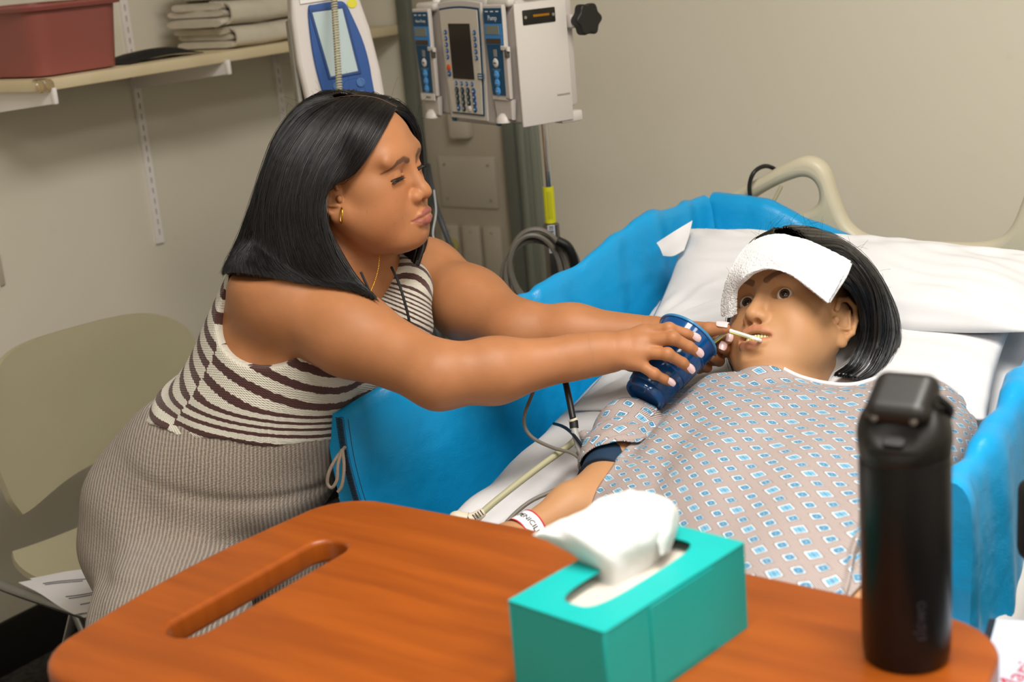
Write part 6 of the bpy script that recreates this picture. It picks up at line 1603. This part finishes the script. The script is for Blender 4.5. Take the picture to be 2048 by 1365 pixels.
# sleeve on the far arm
srow = [[(1352, 790, 2.075), (1300, 815, 2.06), (1250, 838, 2.03), (1205, 853, 2.00), (1165, 868, 1.995), (1152, 880, 2.01)],
        [(1352, 822, 2.03), (1300, 842, 2.005), (1255, 858, 1.950), (1210, 872, 1.940), (1172, 884, 1.945), (1156, 896, 1.965)],
        [(1330, 865, 1.935), (1290, 878, 1.920), (1255, 888, 1.905), (1218, 897, 1.895), (1182, 908, 1.900), (1163, 918, 1.925)],
        [(1290, 925, 1.885), (1262, 915, 1.885), (1238, 910, 1.880), (1215, 912, 1.880), (1190, 928, 1.885), (1172, 944, 1.910)]]
gs = cspline([[P(*p) for p in r_] for r_ in srow], 60, 90)
gu = np.gradient(gs, axis=0); gv = np.gradient(gs, axis=1); n2 = np.cross(gu, gv); n2 /= np.linalg.norm(n2, axis=2)[..., None]+1e-9
if n2.reshape(-1, 3).mean(0)@(-_fw) < 0: n2 = -n2
ii, jj = np.meshgrid(np.linspace(0, 1, 60), np.linspace(0, 1, 90), indexing='ij')
gs = gs+n2*(.0045*np.sin(17*jj+7*ii)+.003*np.sin(30*ii-9*jj))[..., None]
gs = push_soft(Q, gs, .0095, 2.0)
v, f = slab(gs, .0014, (0, -1, 1))
sl = obj('sleeve', v, f, GM, pat, True, smooth=True)
uv = arc_uv(gs, .013, -.21).reshape(-1, 3); uv = uv@np.array([[.85, -.5, 0], [.5, .85, 0], [0, 0, 1]]); add_vec(sl, 'guv', np.concatenate([uv, uv]))
# ---- hair
HQ = hair_mat('hair_blue_black', '050608', '0c0d10', .26)
Gq = [
 [(1640, 560, 1.975), (1680, 570, 1.975), (1708, 596, 1.990), (1722, 640, 2.005), (1716, 690, 2.010), (1698, 728, 2.005), (1668, 752, 1.995)],
 [(1640, 530, 1.985), (1694, 540, 1.982), (1732, 590, 1.990), (1746, 640, 2.000), (1740, 690, 2.005), (1718, 735, 2.000), (1690, 756, 1.990)],
 [(1625, 498, 2.020), (1690, 505, 2.000), (1745, 568, 1.992), (1764, 640, 1.992), (1760, 690, 1.995), (1740, 735, 1.990), (1712, 758, 1.985)],
 [(1602, 472, 2.070), (1680, 486, 2.055), (1748, 552, 2.035), (1782, 630, 2.030), (1786, 682, 2.028), (1766, 728, 2.015), (1738, 755, 2.000)],
 [(1580, 462, 2.110), (1640, 468, 2.120), (1715, 512, 2.110), (1768, 590, 2.090), (1786, 660, 2.070), (1778, 712, 2.050), (1752, 748, 2.020)],
 [(1565, 460, 2.120), (1600, 462, 2.170), (1650, 500, 2.190), (1690, 590, 2.170), (1700, 660, 2.150), (1700, 715, 2.120), (1690, 750, 2.080)],
 [(1552, 463, 2.110), (1528, 480, 2.150), (1502, 530, 2.150), (1490, 600, 2.130), (1490, 660, 2.120), (1500, 710, 2.090), (1530, 748, 2.060)],
 [(1550, 466, 2.090), (1515, 485, 2.100), (1488, 535, 2.110), (1472, 600, 2.110), (1464, 660, 2.090), (1464, 705, 2.060), (1474, 742, 2.030)],
 [(1552, 475, 2.060), (1520, 500, 2.055), (1494, 550, 2.065), (1482, 610, 2.065), (1476, 660, 2.050), (1476, 705, 2.030), (1492, 742, 2.000)]]
hq, hgq = hair('hair', [[P(*p) for p in r_] for r_ in Gq], pat, HQ, 5200, 9, thick=.005, jit=.0020, rs=.00032, cen=loc(QHM, np.array([0, -.01, 0])), label='straight blue-black bob wig', loose=.015, tipj=.10, collide=(Q, .006, .55))
wisps('flyaway_hair', [hgq[i, j] for i in range(8, hgq.shape[0]-8, 4) for j in (0, 3, 10, 20)], pat, HQ, 16, 80, .6, .04, rs=.00015, curl=1.3, base_dir=(0, .2, .8))
# ---- folded face towel on the forehead
top_ = [(1441, 632, 2.035), (1444, 590, 2.025), (1462, 537, 2.005), (1497, 488, 2.020), (1548, 468, 2.010), (1602, 476, 1.990), (1652, 496, 1.975), (1702, 522, 1.965)]
mid_ = [(1458, 636, 2.022), (1462, 585, 2.008), (1478, 545, 1.985), (1510, 512, 1.975), (1552, 503, 1.955), (1600, 516, 1.945), (1645, 540, 1.940), (1682, 560, 1.940)]
bot_ = [(1474, 628, 2.020), (1475, 588, 2.004), (1483, 560, 1.978), (1505, 544, 1.965), (1540, 538, 1.952), (1580, 549, 1.940), (1618, 576, 1.932), (1656, 606, 1.930)]
gt = cspline([[P(*p) for p in r_] for r_ in (top_, mid_, bot_)], 40, 110)
gt = push_soft(Q, gt, .0135, 2.0, 14, start=.12)
nt_ = gt
for _ in range(10):
    A_ = np.pad(nt_, ((1, 1), (1, 1), (0, 0)), 'edge'); S_m = (A_[:-2, 1:-1]+A_[2:, 1:-1]+A_[1:-1, :-2]+A_[1:-1, 2:])/4
    nt_ = nt_.copy(); nt_[1:-1, 1:-1] = S_m[1:-1, 1:-1]
ii, jj = np.meshgrid(np.linspace(0, 1, 40), np.linspace(0, 1, 110), indexing='ij')
rnd = rng.normal(0, .00022, gt.shape)
th = .004+.0085*np.clip(np.minimum(ii, 1-ii)*9, 0, 1)**.5
vft = slab(nt_, th, tuple(-_fw)); vft = (vft[0]+rng.normal(0, .00028, vft[0].shape), vft[1])
o = part('face_towel', vft, mat('terry_white', 'e9e9ea', .95, bump=1.0, bscale=380), None, sm=80, label='white terry towel folded across the manikin forehead', cat='towel')
part('turned_hem', tube([P(1700, 528, 1.958), P(1690, 552, 1.950), P(1672, 580, 1.943), P(1657, 604, 1.938)], .0032, 8, 8), mat('terry_white', ''), o, True, sm=80)
# ================================================================== cup and straw
ct, cbm = P(1377, 679, 2.0), P(1287, 789, 2.0)
ca_x = (ct-cbm); ca_x = ca_x/np.linalg.norm(ca_x)
# the mouth of the cup also leans slightly away from the camera
ca_x = ca_x+_fw*.42; ca_x /= np.linalg.norm(ca_x); LC = .116
cb0 = (ct+cbm)/2-ca_x*LC/2
BLU = mat('cup_blue', '0a4a86', .14, spec=.6, trans=.10, coat=.3)
cup = thing('plastic_cup', 'blue plastic cup held tilted towards the manikin mouth', 'cup', cb0)
z0, r0, r1 = 0, .0290, .0455
pr_ = [(0, .003), (.022, .003), (.024, .0), (.0285, .0), (.0298, .003), (.0295, .010), (.0312, .012), (.0355, .045), (.0365, .046), (.0372, .049), (.0415, .088), (.0424, .089), (.0428, .094), (.0450, .1125), (.0466, .1135), (.0470, .1155), (.0462, .1170), (.0448, .1165), (.0440, .112), (.0410, .088), (.0365, .049), (.0300, .012), (.0, .006)]
part('cup_body', lathe(pr_, 56, cb0, ca_x), BLU, cup, True, sm=35)
part('rolled_rim', lathe([(.0458, .1130), (.0472, .1140), (.0476, .1155), (.0470, .1172), (.0456, .1178), (.0446, .1165)], 56, cb0, ca_x), mat('rim_light_blue', '3c7fae', .25), cup, True, sm=60)
st = [cb0+ca_x*.02+RT*.012, P(1412, 698, 2.03), P(1436, 678, 2.003), P(1457, 661, 1.992)]
straw = thing('drinking_straw', 'white bent drinking straw with yellow stripe from the cup to the manikin mouth', 'straw', st[3])
SW = mat('straw_white', 'e9e8e2', .3); SY = mat('straw_yellow', 'd9d36a', .35)
mouth_ = P(1508, 677, 1.955)
part('lower_tube', tube([st[0], P(1395, 712, 2.035), P(1425, 687, 2.012), P(1457, 661, 1.990)], .0026, 12, 5), SW, straw, True, sm=60)
part('upper_tube', tube([P(1457, 661, 1.990), P(1480, 668, 1.975), mouth_, mouth_+QHM[:3, 1]*-.008+RT*.004], .0027, 12, 4), SW, straw, True, sm=60)
part('bellows', tube([P(1452, 665, 1.993), P(1457, 661, 1.990), P(1463, 662.5, 1.986)], [.0029, .0026, .0030, .0026, .0029], 12, 8), SW, straw, True, sm=60)
part('yellow_stripe', join(tube([P(1397, 713.5, 2.031), P(1425.5, 690, 2.0085), P(1455, 665, 1.9885)], .0010, 6, 5), tube([P(1460, 665, 1.9855), P(1481, 671.5, 1.9722), P(1507, 680, 1.9525)], .0010, 6, 4)), SY, straw, True, sm=60)
# ================================================================== leads lying on the sheet
cable('nurse_call_cord', [P(1155, 872, 1.99), P(1140, 890, 1.975), P(1085, 930, 1.94), P(1030, 972, 1.905), P(985, 1008, 1.885), P(958, 1032, 1.87)], .0046, CBG, 'thick beige cord running across the sheet beside the blue pad')
pl_ = part('strain_relief', tube([P(965, 1026, 1.872), P(950, 1036, 1.865), P(935, 1042, 1.86)], [.0062, .0078, .0090], 12, 5), mat('plug_beige', 'd0c4b0', .5), bpy.data.objects['nurse_call_cord'], True, sm=50)
part('plug_body', tube([P(936, 1042, 1.858), P(915, 1040, 1.86), P(905, 1041, 1.862)], [.011, .012, .010], 14, 5), mat('plug_beige', ''), bpy.data.objects['nurse_call_cord'], True, sm=50)
for k_ in range(4):
    part('relief_slot', tube([P(945+k_*5, 1030-k_*3, 1.856), P(952+k_*5, 1040-k_*3, 1.856)], .0009, 5, 2), mat('slot_dark', ''), bpy.data.objects['nurse_call_cord'], True, sm=60)
cable('sensor_lead', [P(995, 1066, 1.82), P(1030, 1028, 1.835), P(1062, 1003, 1.845), P(1100, 985, 1.855), P(1136, 967, 1.865)], .0028, CGR, 'dark grey lead lying on the sheet nearest the manikin forearm')
cable('probe_lead', [P(1075, 762, 2.03), P(1062, 795, 2.02), P(1050, 828, 2.0), P(1050, 855, 1.985), P(1068, 878, 1.97), P(1108, 897, 1.95), P(1142, 906, 1.935), P(1160, 920, 1.925), P(1166, 942, 1.91)], .0026, CGR, 'thin grey lead curving from under the forearm onto the sheet')
hs_ = cable('cuff_hose', [P(1128, 750, 1.99), P(1134, 778, 1.975), P(1141, 812, 1.96), P(1146, 838, 1.95)], .0046, CBK, 'black cuff hose with a connector hanging below the woman forearm', cat='hose')
part('connector_collar', tube([P(1145.5, 838, 1.95), P(1147, 842, 1.95)], .0064, 14, 2), mat('plug_beige', ''), hs_, True, sm=60)
part('connector', tube([P(1147, 842, 1.95), P(1148.5, 857, 1.948)], .0062, 14, 2), CBK, hs_, True, sm=60)
part('grey_hose', tube([P(1148, 856, 1.948), P(1153, 878, 1.94), P(1162, 902, 1.925), P(1175, 925, 1.905), P(1188, 945, 1.885)], .0050, 10, 6), CLG, hs_, True, sm=60)
cable('thin_black_tube', [P(1108, 848, 2.04), P(1122, 852, 1.99), P(1136, 860, 1.965), P(1150, 874, 1.935), P(1166, 898, 1.915), P(1168, 925, 1.90), P(1160, 952, 1.885), P(1166, 975, 1.85), P(1185, 1003, 1.82)], .0024, mat('tube_navy', '101a26', .4), 'thin dark tube passing in front of the cuff and over the elbow')
# ledge under the table edge: grey rail of the bed side seen left of the pad
part('siderail_strip', tube([P(683, 998, 2.13), P(700, 985, 2.12), P(712, 975, 2.11)], .006, 8, 3), mat('chassis_grey', ''), bed, True, sm=60)
